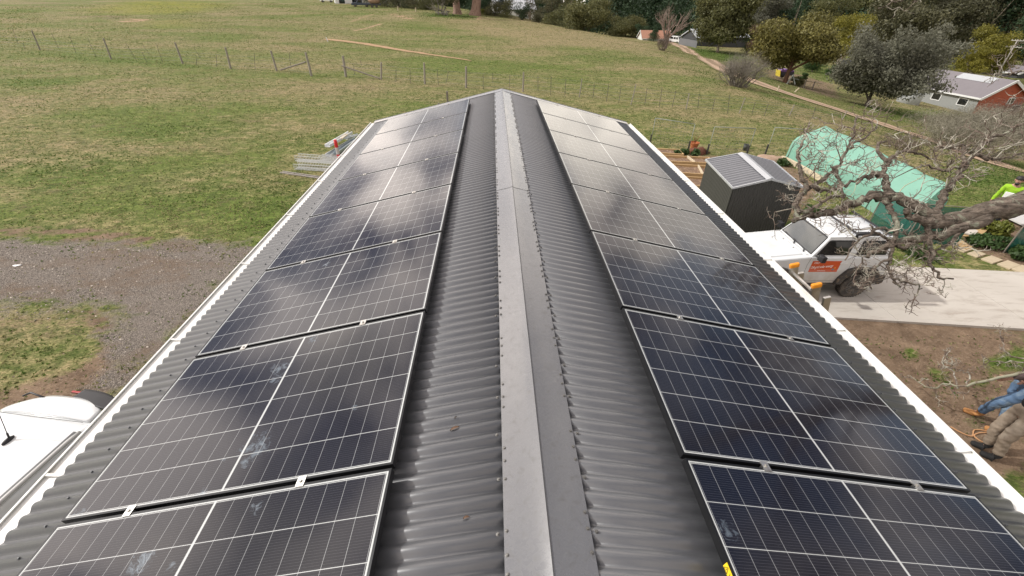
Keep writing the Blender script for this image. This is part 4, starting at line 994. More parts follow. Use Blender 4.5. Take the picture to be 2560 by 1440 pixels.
for a,b_,lab in ((at(1958,399),at(1995,417),'left pale timber edging board at the foot of the net tunnel'),(at(1998,419),at(2056,452),'right pale timber edging board at the foot of the net tunnel')):
    q=MB();q.bar(a+V(-.12,-.05,.1),b_+V(-.12,-.05,.1),.12,.2);tag(q.build('edging_board',timber_pale,bevel=.01),lab,'board')
sn=at(1925,399);q=MB();q.blob(sn,(.8,.4,.16),16,jit=.3,seed=9);tag(q.build('sand_heap',M('sand_heap',(.36,.25,.18),.95,var=.3,bump=.6),smooth=True),'low pinkish sand heap between garden shed and net tunnel','heap')
def screen(pts,h,lab,lean=0):
    P=[at(*p) if len(p)==2 else Vector(p) for p in pts];t_=thing('shade_screen',lab,'screen',P[0],0,'dark green shadecloth screens in the garden')
    q=MB();nseg=10
    for a,b_ in zip(P[:-1],P[1:]):
        def fn(u,v): p=a.lerp(b_,u);return Vector((p.x+.03*noise.noise(p*2+V(0,0,v)),p.y+.06*noise.noise(p*1.3+V(0,v,0)),p.z+h*v-.05*v*math.sin(u*PI)))
        q.grid(fn,12,6)
    o=q.build('shadecloth',net2,t_,smooth=True)
    for p in P: q=MB();q.tube([p,p+V(0,0,h+.03)],.02,6);q.build('post',timber_grey,t_)
    for a,b_ in zip(P[:-1],P[1:]): q=MB();q.tube([a+V(0,0,h),b_+V(0,0,h)],.015,6);q.build('top_rail',timber_grey,t_)
screen([(2388,613),(2262,603),(2170,560)],1.25,'dark green shadecloth screen under the big bare limb')
screen([(2508,632),(2620,640)],1.15,'dark green shadecloth screen at the right end of the stepping stones')
bx=at(2400,606)
for pts,lab,mt in ((((2398,602),(2432,567),(2462,586),(2440,604)),'broad tan plywood board lying beside the dark green screen',timber_pine),(((2388,611),(2402,606),(2428,622),(2412,628)),'small tan board below the plywood board',timber_pine),(((2400,598),(2412,582),(2434,594),(2424,604)),'whitish board between the two tan boards',M('pale_board',(.55,.50,.44),.8))):
    P=[at(*p) for p in pts];q=MB();hh=.16 if 'broad' in lab else .05 if 'small' in lab else .22
    q.prism([(p.x,p.y) for p in P],G+hh-.04,G+hh,lambda a,b_,c:Vector((a,b_,c)));tag(q.build('garden_board',mt),lab,'board')
# stepping stones
stones=[(2408,625,.42),(2440,637,.46),(2478,651,.52),(2520,664,.55),(2556,676,.55)]
ol=['farthest','second','middle','fourth','nearest']
pav=M('paver',(.46,.38,.26),.85,var=.2,bump=.3)
for k,(px,py,w) in enumerate(stones):
    p=at(px,py);q=MB();q.box(p+V(0,0,.02),(w,w*.55,.06),Matrix.Rotation(.35,3,'Z'))
    tag(q.build('stepping_stone',pav,bevel=.015),f'{ol[k]} of the five pale rectangular stepping stones along the garden edge','paver','stepping stones in a row')
# white grid panel on the ground, red sheet, rocks
P=[at(*p) for p in ((2467,530),(2550,536),(2640,560),(2570,578))]
def wgrid():
    m,t,b=newmat('white_grid');P_=t('NewGeometry').outputs['Position'];br=t('TexBrick',i_Scale=6.,i_Color1=(.62,.61,.58,1),i_Color2=(.58,.57,.55,1),i_Mortar=(.38,.37,.35,1));br.inputs['Mortar Size'].default_value=.03;br.offset=0;t.l.new(P_,br.inputs[0]);t.l.new(br.outputs[0],b.inputs[0]);return m
q=MB();q.prism([(p.x,p.y) for p in P],G+.02,G+.07,lambda a,b_,c:Vector((a,b_,c)));tag(q.build('grid_paving',wgrid()),'white gridded paving slab beyond the shrubs, under the limb','paving')
rp=at(2562,522);q=MB()
def fn(u,v): return rp+V(-.35+1.3*u,-.3+.9*v,.35*v+.10*math.sin(u*4)*math.sin(v*3)+.05)
q.grid(fn,10,8);tag(q.build('red_sheet',M('red_plastic',(.55,.02,.03),.5,var=.1),smooth=True),'bright red plastic sheet at the right edge below the limb','sheet')
for k,(px,py,s) in enumerate(((2482,522,.16),(2506,517,.22),(2517,524,.15))):
    q=MB();q.blob(at(px,py)+V(0,0,.05),(s,s*.8,s*.6),10,jit=.3,seed=k);tag(q.build('garden_rock',M('rock%d'%k,(.42,.34,.22),.9,var=.3),smooth=True),['left flat yellowish rock beside the white paving','large round yellowish rock beside the white paving','right small yellowish rock beside the white paving'][k],'rock')
# ================================================================ stack of steel by the left gutter
def channel(a,b_,w,h,mat_,lab,nm='steel_channel',cat='steel channel'):
    A_,B_=Vector(a),Vector(b_);d=(B_-A_).normalized();s=Vector((d.y,-d.x,0)).normalized();u=Vector((0,0,1))
    q=MB();tk=.004+w*.02
    pf=[(-w/2,0),(w/2,0),(w/2,h),(w/2-.03,h),(w/2-.03,h-tk),(w/2-tk,h-tk),(w/2-tk,tk),(-w/2+tk,tk),(-w/2+tk,h-tk),(-w/2+.03,h-tk),(-w/2+.03,h),(-w/2,h)]
    q.prism(pf,0,(B_-A_).length,lambda x,z,l:A_+s*x+u*z+d*l);return tag(q.build(nm,mat_),lab,cat,'steel sections stacked on the grass')
hs=.02
channel(at(823,387)+V(0,0,.35),at(880,352)+V(0,0,.35),.24,.12,M('white_steel',(.74,.76,.76),.4,.1),'top white steel channel of the stack by the bollard')
channel(at(822,396)+V(0,0,.05),at(886,356)+V(0,0,.05),.30,.14,galv,'lower galvanised channel of the stack by the bollard')
channel(at(842,392)+V(0,0,.12),at(895,354)+V(0,0,.12),.22,.12,M('blue_grey_steel',(.42,.50,.54),.35,.6),'blue grey channel in the stack next to the gutter')
channel(at(858,370)+V(0,0,.42),at(872,358)+V(0,0,.42),.14,.05,M('cream_board',(.66,.58,.42),.7),'short cream timber offcut on top of the steel stack','timber_offcut','offcut')
channel(at(866,356)+V(0,0,.15),at(900,346)+V(0,0,.15),.24,.08,galv,'far grey steel length lying behind the stack')
galv_lt=M('bright_galvanised',(.70,.72,.72),.45,.25,var=.12)
def tray(a,b_,w,h,lab):
    A_,B_=Vector(a),Vector(b_);d=(B_-A_);L=d.length;d.normalize();s=Vector((d.y,-d.x,0)).normalized();u=Vector((0,0,1));r=.010
    q=MB();n=max(6,int(L/.07))
    for k in range(n+1):
        p=A_+d*(L*k/n);q.tube([p-s*w/2+u*h,p-s*w/2,p+s*w/2,p+s*w/2+u*h],r,4)
    for x,z in ((-w/2,h),(-w/2,h/2),(-w/2,0),(-w/6,0),(w/6,0),(w/2,0),(w/2,h/2),(w/2,h)):
        q.tube([A_+s*x+u*z,B_+s*x+u*z],r,4)
    return tag(q.build('wire_tray',galv_lt,recalc=False),lab,'cable tray','wire cable trays lying on the grass')
wt=at(750,418);
tray(at(742,421)+V(0,0,.02),at(850,428)+V(0,0,.02),.34,.22,'near galvanised wire cable tray lying open on the grass')
tray(at(747,412)+V(0,0,.22),at(850,420)+V(0,0,.22),.30,.22,'upper galvanised wire cable tray resting on the near one')
tray(at(803,401)+V(0,0,.02),at(880,406)+V(0,0,.02),.34,.20,'short galvanised wire cable tray nearest the bollard')
channel(at(704,432)+V(0,0,.01),at(840,452)+V(0,0,.01),.16,.05,M('grey_rail',(.40,.37,.34),.6,.3),'long grey flat rail lying lowest on the grass')
bp_=at(849,402)
bol=thing('bollard','red and white striped plastic bollard beside the steel stack','bollard',bp_)
q=MB();q.lathe([(.15,0),(.15,.04),(.075,.07),(.07,.30)],bp_,n=18);q.build('lower_sleeve',M('bollard_red',(.62,.025,.03),.45,var=.1),bol)
q=MB();q.lathe([(.074,.30),(.072,.60)],bp_,n=18);q.build('reflective_band',M('bollard_grey',(.52,.50,.50),.35,var=.1),bol)
q=MB();q.lathe([(.07,.60),(.068,.78),(.08,.80),(.08,.83),(.062,.85),(.072,.88),(.06,.92)],bp_,n=18);q.build('upper_sleeve',bpy.data.materials['bollard_red'],bol)
q=MB();p=at(43,664);q.blob(p+V(0,0,.01),(.11,.05,.008),10,jit=.2);tag(q.build('litter_scrap',white_paint,smooth=True),'small white scrap of litter on the grey gravel','litter')
p=at(1120,266);q=MB();q.box(p+V(0,0,.45),(.12,.12,.95));tag(q.build('short_post',timber_grey,bevel=.01),'short dark timber post just beyond the left roof gable','post')
p=at(1098,275);q=MB();q.box(p+V(0,0,.18),(.10,.10,.5));tag(q.build('short_post',timber_grey,bevel=.01),'tiny dark stump top just left of the short post behind the gable','post')
# ================================================================ paddock fences
timber_post=M('post_timber',(.27,.245,.205),.85,var=.4,scale=5,bump=.5,bscale=20,stretch=(6,6,1))
steel_pick=M('picket_steel',(.12,.11,.095),.7,.3,var=.3)
def fence(nm,lab,posts,pickets,stays,wires=4,wspan=None):
    base=at(*posts[0][0]);f=thing(nm,lab,'fence',base);line=[]
    def hgt(b_,t_):
        p=at(*b_);best=.9
        for h in np.arange(.5,2.4,.05):
            if proj(p+V(0,0,h))[1]<=t_[1]: best=h;break
        return p,best
    def top(p,h,t_):
        q=p+V(0,0,h);e=(t_[0]-proj(q)[0])/pxm(q);e=max(-.35,min(.35,e));return q+V(e,0,0)
    for b_,t_,r in posts:
        p,h=hgt(b_,t_);q=MB();tp_=top(p,h,t_)
        r*=.72;q.tube([p-V(0,0,.05),p.lerp(tp_,.5)+V(.01,0,0),tp_],[r*1.1,r,r*.95],7);q.build('post',timber_post,f);line.append((p,min(h,1.15)))
    for b_,t_ in pickets:
        p,h=hgt(b_,t_);tp_=top(p,h,t_);q=MB();q.tube([p-V(0,0,.05),tp_],.017,5);q.build('picket',steel_pick,f)
    for a,ha,b_,hb in stays:
        q=MB();q.tube([at(*a)+V(0,0,ha),at(*b_)+V(0,0,hb)],.06,6);q.build('stay',timber_grey,f)
    q=MB()
    for k in range(wires):
        fr_=.2+.75*k/(wires-1)
        for (a,h1),(b_,h2) in zip(line[:-1],line[1:]):
            a_,e_=a+V(0,0,h1*fr_),b_+V(0,0,h2*fr_);mid=(a_+e_)/2-V(0,0,.02);q.tube([a_,mid,e_],.006,3,False)
    q.build('wire',wire_m,f);return f
fence('post_and_wire_fence','old timber post and wire fence running left from the gateway gap',
 [((-40,112),(-55,70),.09),((100,125),(79,77),.10),((278,148),(258,97),.10),((457,159),(437,107),.11),((577,172),(563,118),.11),((692,177),(677,128),.11),((779,190),(764,131),.13)],
 [((46,110),(31,72)),((62,123),(57,107)),((147,120),(128,82)),((190,133),(172,86)),((240,142),(220,97)),((343,153),(313,108)),((375,138),(353,110)),((367,155),(355,131)),((407,156),(391,112)),((502,146),(485,120)),((490,163),(492,144)),((541,166),(543,138)),((638,175),(643,132)),((726,164),(723,133))],
 [((702,178),.10,(772,189),1.05)])
fence('post_and_wire_fence','timber post and wire fence running right from the gateway to the gable',
 [((865,192),(857,140),.14),((953,199),(953,157),.10),((1062,210),(1060,158),.10),((1165,219),(1165,167),.11),((1307,229),(1309,181),.09),((1448,243),(1455,198),.05)],
 [((886,187),(884,162)),((905,165),(900,150)),((990,205),(990,170)),((1026,208),(1025,172)),((1096,213),(1093,172)),((1114,211),(1121,180)),((1208,224),(1208,186)),((1232,207),(1232,183)),((1273,223),(1275,185)),((1345,228),(1345,190)),((1377,238),(1378,192)),((1412,241),(1415,198))],
 [((860,192),.85,(950,199),.08)])
fence('wire_fence','thin steel picket wire fence crossing the grass to the dirt track',
 [((1448,243),(1455,198),.04),((1577,262),(1590,211),.045),((1715,273),(1723,233),.045),((1848,283),(1863,246),.045),((1973,289),(1986,262),.05),((2105,300),(2118,277),.05)],
 [((1482,246),(1486,212)),((1516,254),(1522,212)),((1547,257),(1553,216)),((1612,262),(1618,220)),((1648,268),(1655,222)),((1680,268),(1690,228)),((1745,270),(1748,235)),((1780,279),(1788,246)),((1819,284),(1824,238)),((1880,285),(1888,255)),((1910,290),(1921,260)),((2030,296),(2040,268))],[],5)
# roadside timber rails and marker posts
def whitepost(px,py,tx,ty,r,lab,mat_=timber_pale,nm='marker_post'):
    p=at(px,py);h=1.
    for k in np.arange(.3,3,.05):
        if proj(p+V(0,0,k))[1]<=ty: h=k;break
    tpx=(tx-proj(p+V(0,0,h))[0])/pxm(p);q=MB();q.tube([p-V(0,0,.1),p+V(tpx,0,h)],[r,r*.9],6);tag(q.build(nm,mat_),lab,'post')
whitepost(1943,229,1948,216,.07,'pale marker post at the near edge of the dirt track')
whitepost(1985,230,1998,220,.06,'leaning pale post beyond the dirt track, right of the marker post')
whitepost(820,104,815,93,.07,'small white peg at the left end of the bare sand strip',white_paint)
whitepost(995,27,994,16,.16,'left pale post at the top of the paddock below the trees')
whitepost(1039,29,1039,19,.16,'right pale post at the top of the paddock below the trees')
rl=thing('timber_rail','low grey timber rail on two posts beyond the dirt track','rail',at(2010,215))
q=MB();q.tube([at(2005,217)+V(0,0,.8),at(2050,224)+V(0,0,.8)],.07,6);q.build('rail',timber_pale,rl)
for p in ((2009,220),(2030,224)): q=MB();q.tube([at(*p),at(*p)+V(0,0,1.0)],.08,6);q.build('post',timber_grey,rl)
fr_=thing('log_prop','grey forked timber prop standing by the gum tree','prop',at(1970,215))
q=MB();a=at(1967,210);q.tube([a,a+V(.5,0,1.2)],.09,6);q.build('prop',galv_dk,fr_)
q=MB();q.tube([a+V(.5,0,1.),a+V(.9,-.4,.0)],.07,6);q.build('prop',galv_dk,fr_);q=MB();q.tube([a+V(.5,0,.7),a+V(1.6,.2,.5)],.06,6);q.build('prop',galv_dk,fr_)
# purple and yellow cart
cp=at(1950,196);ct=thing('garden_cart','small purple covered trailer with a yellow front board beside the gum tree','trailer',cp)
pur=M('purple_cover',(.16,.075,.24),.6,var=.2)
q=MB();q.box(cp+V(.5,0,.75),(2.1,1.3,.55));q.build('tub',M('dark_tray',(.03,.03,.04),.6),ct,bevel=.05)
q=MB();q.prism([(-.75,1.0),(1.55,1.0),(1.45,1.18),(.2,1.38),(-.65,1.2)],-.66,.66,lambda a,z,v:cp+V(a,v,z));q.build('cover',pur,ct,bevel=.05)
q=MB();q.box(cp+V(-.72,-.2,.8),(.06,1.25,.9),Matrix.Rotation(-.25,3,'Y'));q.build('front_board',M('yellow_board',(.62,.50,.06),.6),ct)
for sg in (-1,1):
    q=MB();q.lathe([(.1,-.08),(.33,-.08),(.34,0),(.33,.08),(.1,.08)],cp+V(.6,sg*.6,.34),'y',18);q.build('wheel',rubber,ct)
# ================================================================ foliage and bare wood generators
def leafcloud(blobs,n,size,seed,shell=.55,asp=1.6,droop=0.,wr=.42,out=0.):
    r=np.random.RandomState(seed);B=np.array(blobs,float);w=(B[:,3]*B[:,4]*B[:,5])**.7;w/=w.sum()
    k=r.choice(len(B),n,p=w);d=r.normal(size=(n,3));d/=np.linalg.norm(d,axis=1)[:,None]
    rad=shell+(1-shell)*r.rand(n)**.7;rad*=1+.22*r.normal(size=n)*(r.rand(n)<.35)
    rad*=(1+.30*np.sin(d[:,0]*5+k*1.7)*np.sin(d[:,1]*6+k)*np.cos(d[:,2]*5+k*.6))
    c=B[k,:3]+d*B[k,3:6]*rad[:,None]
    nr=d*.7+r.normal(size=(n,3))*.75;nr/=np.linalg.norm(nr,axis=1)[:,None]
    u=np.cross(nr,r.normal(size=(n,3)))+d*out;u[:,2]-=droop;u-=nr*(u*nr).sum(1)[:,None];u/=np.linalg.norm(u,axis=1)[:,None];v=np.cross(nr,u)
    s=size*(.6+.8*r.rand(n))[:,None]
    P=np.stack([c-u*s*asp*.5,c+v*s*wr,c+u*s*asp*.5,c-v*s*wr],1)
    tint=np.clip(r.rand(n)*.55+.45*r.rand(len(B))[k],0,1)
    return P.reshape(-1,3),tint
def cloudmesh(name,blobs,n,size,seed,mat_,**kw):
    P,tint=leafcloud(blobs,n,size,seed,**kw)
    me=bpy.data.meshes.new(name);me.vertices.add(len(P));me.vertices.foreach_set('co',P.ravel())
    nf=len(P)//4;me.loops.add(nf*4);me.loops.foreach_set('vertex_index',np.arange(nf*4));me.polygons.add(nf)
    me.polygons.foreach_set('loop_start',np.arange(0,nf*4,4));me.polygons.foreach_set('loop_total',np.full(nf,4));me.update()
    me.attributes.new('tint','FLOAT','FACE').data.foreach_set('value',tint);me.materials.append(mat_);return me
def addobj(name,me,parent):
    o=bpy.data.objects.new(name,me);COL.objects.link(o);o.parent=parent;return o
def limbs(mb,p,d,L,r,depth,rng,nb=3,spread=.7,wig=.25,sides=6,upb=.1,tips=None,minr=.006,sub=.62,ok=None):
    if ok is not None and not (ok(p+d*L) and ok(p+d*L*.5)): return
    n=4;pts=[p.copy()];rr=[r];q=p.copy();dd=d.copy()
    for k in range(n):
        dd=(dd+Vector((rng.gauss(0,wig),rng.gauss(0,wig),rng.gauss(0,wig)+upb))).normalized();q=q+dd*L/n;pts.append(q.copy());rr.append(r*(1-.45*(k+1)/n))
    mb.tube(pts,rr,sides if depth>1 else max(3,sides-2),False)
    if depth<=0 or r*.6<minr:
        if tips is not None: tips.append(q.copy())
        return
    for k in range(nb):
        i=n if k==0 else rng.randint(2,n)
        a=Vector((rng.gauss(0,1),rng.gauss(0,1),rng.gauss(0,.6)));a=(a-dd*a.dot(dd)).normalized()
        nd=(dd+a*spread*(.4+rng.random()*.8)).normalized()
        limbs(mb,pts[i],nd,L*sub*(.75+.5*rng.random()),rr[i]*.72,depth-1,rng,nb,spread,wig,sides,upb,tips,minr,sub,ok)
FO=dict(
 olive=foliage('gum_leaves_olive',(.052,.064,.022),(.195,.190,.070)),
 gold=foliage('gum_leaves_gold',(.060,.062,.016),(.240,.215,.062)),
 yellow=foliage('wattle_leaves_yellow',(.085,.092,.012),(.34,.30,.045)),
 grey=foliage('grey_green_leaves',(.095,.098,.070),(.245,.245,.185),.4,.2),
 dark=foliage('pine_needles_dark',(.018,.040,.021),(.070,.112,.052),.15,.2),
 brown=foliage('brown_green_leaves',(.042,.048,.024),(.165,.155,.080)),
 rust=foliage('rust_leaves',(.050,.033,.020),(.150,.090,.055)),
 blue=foliage('blue_gum_leaves',(.025,.036,.035),(.110,.135,.125)),
 green=foliage('garden_leaves',(.022,.048,.012),(.085,.150,.040)),
 lime=foliage('lime_leaves',(.060,.080,.012),(.26,.27,.05)))
def crownblobs(h,w,rng,base=.35,n=9,style='round'):
    out=[];R=w/2
    for k in range(n):
        a=rng.random()*6.283;f=rng.random()
        if style=='round':
            z=h*(base+(1-base)*(.15+.75*f));rr=R*.62*math.sqrt(max(.05,1-abs((z/h-base)/(1-base)-.45)**2*2.2))*rng.random()**.5
            s=R*(.20+.22*rng.random());out.append((rr*1.12*math.cos(a),rr*1.12*math.sin(a),z,s*1.15,s,s*.66))
        elif style=='cone':
            z=h*(base+(1-base)*f*.92);rr=R*.55*(1-f)*rng.random()**.5;s=R*(.75*(1-f)+.16);out.append((rr*math.cos(a),rr*math.sin(a),z,s,s,h*.12))
        elif style=='plume':
            a=k*2.4+rng.random();el=.35+1.1*rng.random();rr=R*(.45+.55*rng.random());tip=Vector((rr*math.cos(a)+R*.22*(el>.8),rr*math.sin(a),h*(base+(1-base)*math.sin(el)*(.75+.3*rng.random()))));b0=Vector((0,0,h*base))
            for j in range(6):
                g=.35+.65*j/5;c_=b0.lerp(tip,g)+Vector((0,0,h*.07*math.sin(g*PI)));s=R*.20*(1.15-.75*abs(g-.6));out.append((c_.x,c_.y,c_.z,s,s,s*.75))
        elif style=='swept':
            z=h*(base+(1-base)*(.05+.85*f));rr=R*.7*rng.random()**.5;s=R*(.26+.2*rng.random());out.append((rr*math.cos(a)+R*.25*f,rr*math.sin(a),z,s,s,s*.7))
    out.append((0,0,h*(base+.5*(1-base)),R*.45,R*.45,h*(1-base)*.32));return out
def tree(nm,lab,px,py,h,w,kind,seed,n=5200,leaf=None,base=.35,style='round',trunk=None,grp=None,cat='tree',barkm=None,pos=None,crown_name='crown',tr=.03,nb=9,shell=.5,lean=0):
    rng=random.Random(seed);p=pos if pos is not None else at(px,py);o=thing(nm,lab,cat,p,rng.random()*6.28 if style not in ('swept','plume') else .5,grp)
    bl=crownblobs(h,w,rng,base,int(nb*1.9),style);lf_=leaf or max(.10,w*.017)
    addobj(crown_name,cloudmesh(crown_name,bl,int(n*(1 if leaf else 3.2)),lf_,seed,FO[kind],shell=shell,droop=.5),o)
    mb=MB();R=h*tr;bk_=barkm or bark_pale
    mb.tube([(0,0,-.4),(.05*R,0,h*base*.5),(lean*h*.1,0,h*base),(lean*h*.15,.02*h,h*(base+.3))],[R*1.35,R,R*.8,R*.4],8,False)
    for b_ in bl[:7]:
        z=h*base*(.55+.5*rng.random());mb.tube([(0,0,z),((b_[0])*.5,b_[1]*.5,(z+b_[2])*.52),(b_[0]*.95,b_[1]*.95,b_[2])],[R*.55,R*.36,R*.12],5,False)
    mb.build('trunk',bk_,o,local=True,smooth=True);return o
def hpx(px,py,npx):                       # metres for npx photo pixels at the ground point
    p=at(px,py);lo=0.
    return npx/pxm(p)*1.0
def hgt_to(px,py,ty):
    p=at(px,py)
    for k in np.arange(.2,45,.1):
        if proj(p+V(0,0,k))[1]<=ty: return float(k)
    return 45.
def ptree(nm,lab,bx,by,ty,wpx,kind,seed,**k): return tree(nm,lab,bx,by,hgt_to(bx,by,ty),wpx/pxm(at(bx,by)),kind,seed,**k)
# middle distance, right of the track
ptree('gum_tree','tall olive gum with forked pale trunks in front of the long white roofed shed',1793,131,-25,190,'olive',11,n=10500,base=.17,nb=15,tr=.022)
ptree('gum_tree','broad round golden olive gum with a thick brown trunk by the purple trailer',1962,206,42,205,'gold',12,n=11000,base=.25,nb=14,tr=.035,barkm=M('bark_red',(.16,.085,.05),.9,var=.5,scale=4))
ptree('rust_tree','rusty brown leaved tree left of the round golden gum',1900,150,56,95,'rust',13,n=4500,base=.2)
ptree('green_bush','small mid green bush at the left foot of the rusty tree',1866,135,92,50,'green',14,n=1800,base=.05,cat='bush')
ptree('wattle_tree','upright yellow green wattle behind the round golden gum',2088,178,22,100,'yellow',15,n=5200,base=.15,nb=12)
ptree('pepper_tree','big feathery grey green tree beside the dirt track left of the brick house',2165,266,72,270,'grey',16,n=52000,leaf=.17,base=.08,nb=20,style='plume',tr=.03,barkm=bark_dark,shell=.25)
ptree('wattle_tree','large bright yellow green wattle behind the brick house roof',2425,196,64,125,'yellow',17,n=5500,base=.12,nb=12)
ptree('wattle_tree','smaller bright yellow wattle in front of the large wattle',2412,200,112,85,'yellow',18,n=4000,base=.1,nb=10)
ptree('wattle_bush','low yellow bush by the foot of the power pole',2478,188,146,60,'yellow',19,n=1800,base=.02,cat='bush')
ptree('garden_shrub','dark clipped shrub on the verge right of the purple trailer',2008,200,182,20,'green',20,n=900,base=.05,cat='bush')
ptree('garden_shrub','low olive shrub sprawling beside the timber rail',1990,214,196,40,'olive',21,n=900,base=.0,cat='bush')
ptree('garden_shrub','rich green shrub in front of the wattle foot',2078,190,164,34,'green',22,n=1200,base=.05,cat='bush')
ptree('garden_shrub','broad dark green shrub behind the purple trailer',2030,180,148,70,'green',23,n=2200,base=.05,cat='bush')
# trees along the far side of the paddock
far=[('gum_tree','thin grey green gum at the top of the paddock left of the two thick trunks',1000,22,-70,75,'brown',.3,'round'),
('gum_tree','ragged dark gum behind the trailer at the top of the paddock',950,14,-70,60,'brown',.25,'round'),
('gum_tree','dark gum between the trailer and the gnarled bush',1050,24,-80,60,'brown',.3,'round'),
('gum_tree','bluish gum in front of the white house beyond the paddock',1268,42,-60,70,'blue',.15,'round'),
('gum_tree','dark brown gum right of the white house beyond the paddock',1325,52,-90,70,'brown',.25,'round'),
('gum_tree','tall gum with several slim trunks above the white caravan',1375,62,-90,75,'brown',.3,'round'),
('gum_tree','grey olive gum right of the slim trunked gum',1420,70,-60,60,'olive',.3,'round'),
('gum_tree','wide olive gum whose crown stands over the middle of the far fence line',1470,80,-5,115,'olive',.22,'round'),
('dark_bush','dark shrubby tree at the right foot of the wide olive gum',1515,82,30,60,'brown',.05,'round'),
('round_bush','rounded dark green bush at the crest of the paddock left of the bare tree',1563,95,40,88,'olive',.02,'round'),
('round_bush','narrow dark bush just right of the rounded bush',1600,100,62,34,'dark',.02,'round'),
('cypress_bush','small upright dark cypress in front of the orange roofed house',1633,106,62,30,'dark',.02,'cone'),
('yellow_bush','small yellow green bush at the crest right of the two thick trunks',1216,42,22,34,'lime',.02,'round'),
('gum_tree','grey green gum high behind the rusty tree',1895,118,-30,110,'grey',.3,'round'),
('pine_tree','dark green pine behind the grey green gum',1965,120,-40,70,'dark',.1,'cone'),
('gum_tree','pale limbed gum behind the yellow green wattle',2040,140,-20,90,'olive',.3,'round'),
('gum_tree','huge dark brown green gum right of the upright wattle',2200,170,-30,170,'brown',.15,'round'),
('gum_tree','second huge dark gum behind the grey feathery tree',2300,160,-60,170,'brown',.15,'round'),
('gum_tree','dark gum crown above the large bright wattle',2400,150,-60,130,'brown',.12,'round'),
('pine_tree','dark green tree at the right edge above the power pole',2545,190,-40,130,'dark',.1,'round'),
('gum_tree','olive tree behind the power pole',2510,180,70,90,'olive',.1,'round'),
('gum_tree','brown green gum at the top right behind the bright wattle',2480,150,-80,110,'brown',.12,'round'),
('pine_tree','dark pine left of the long white roofed shed',1735,100,-60,80,'dark',.08,'cone'),
('pine_tree','dark pine behind the orange roofed house',1660,92,-60,90,'dark',.08,'cone'),
('gum_tree','olive gum behind the long white roofed shed, right end',1880,112,-20,80,'olive',.25,'round')]
for k,(nm,lab,bx,by,ty,wp,kd,ba,sty) in enumerate(far):
    ty=max(ty,-80)
    p=at(bx,by);dd=CAM+ray(bx,by)
    # stand them just beyond the crest so that the paddock hides their feet
    q=Vector(CAM)+(p-Vector(CAM))*1.06;q.z=T(q.x,q.y);h=8.
    for z in np.arange(1,40,.25):
        h=float(z)
        if proj(q+V(0,0,z))[1]<=ty: break
    h=min(h,26)
    if bx<1520 and 'bush' not in nm: h=min(h,11);ba=-.12
    tree(nm,lab,0,0,h,wp/pxm(q)*1.15,kd,100+k,n=3000 if wp<80 else 5000,base=min(ba,.06),style=sty,pos=q,barkm=bark_dark if k%2 else bark_pale,tr=.02,nb=11,cat='bush' if 'bush' in nm else 'tree')
rgf=random.Random(77)
fill=[(1540,70,70,'olive'),(1590,84,60,'dark'),(1640,90,80,'dark'),(1690,92,80,'olive'),(1920,110,95,'dark'),(1990,118,100,'olive'),(2060,128,100,'dark'),(2130,140,110,'olive'),(2180,150,110,'dark'),(2260,150,120,'olive'),(2350,150,120,'dark'),(2430,150,110,'brown'),(2500,150,110,'dark'),(2560,160,120,'olive'),(1345,50,55,'dark'),(1290,42,60,'olive'),(1230,36,55,'dark'),(1120,26,60,'dark'),(1075,22,55,'olive'),(1030,18,50,'dark'),(975,14,50,'olive')]
for k,(bx,by,wp,kd) in enumerate(fill):
    p=at(bx,by);q=Vector(CAM)+(p-Vector(CAM))*(1.22+.12*rgf.random());q.z=T(q.x,q.y);h=(12+10*rgf.random()) if bx>1500 else 10+3*rgf.random()
    o=tree('background_tree','tall tree of the dark belt standing behind the nearer gums along the top edge',0,0,h*1.25,wp/pxm(q)*2.0,kd,400+k,n=6500,base=.02 if bx>1500 else -.12,pos=q,barkm=bark_dark,tr=.02,nb=12,grp='trees of the dark belt along the top edge')
for k,(bx,by) in enumerate(((935,18),(962,20),(1012,23),(1040,25),(1072,28),(1190,37),(1235,44),(1262,47),(1305,53),(1345,58),(1395,66),(1440,73),(1490,80),(1535,88))):
    p=at(bx,by);q=Vector(CAM)+(p-Vector(CAM))*1.05;q.z=T(q.x,q.y)
    tree('scrub_bush','low scrubby bush in the belt along the crest of the paddock',0,0,2.6+1.6*rgf.random(),5+4*rgf.random(),('brown','olive','dark')[k%3],600+k,n=1500,base=-.1,pos=q,cat='bush',barkm=bark_dark,grp='scrub bushes along the paddock crest')
# two thick pale trunks at the top of the paddock
tt=thing('gum_tree','old gum with two thick reddish pale trunks rising at the top of the paddock','tree',at(1163,37))
p=WORLD[tt.name]
for dx,r,ln in ((-2.0,.95,-.4),(2.6,1.25,.8)):
    q=MB();q.tube([p+V(dx,0,-.5),p+V(dx+ln*.3,0,1.2),p+V(dx+ln,0,5),p+V(dx+ln*2.5,1,12),p+V(dx+ln*4,2,19)],[r*1.5,r,r*.85,r*.7,r*.3],12,False);q.build('trunk',M('bark_streaky',(.30,.20,.15),.85,var=.4,scale=2,stretch=(3,3,.4),col2=(.14,.07,.05),c2s=2) if 'bark_streaky' not in bpy.data.materials else bpy.data.materials['bark_streaky'],tt,smooth=True)
rg=random.Random(8);bl=[(rg.gauss(0,4.5),2+rg.gauss(0,3),6+rg.random()*12,3,3,2.2) for _ in range(13)]
addobj('crown',cloudmesh('crown',bl,6000,.42,77,FO['brown'],shell=.4),tt)
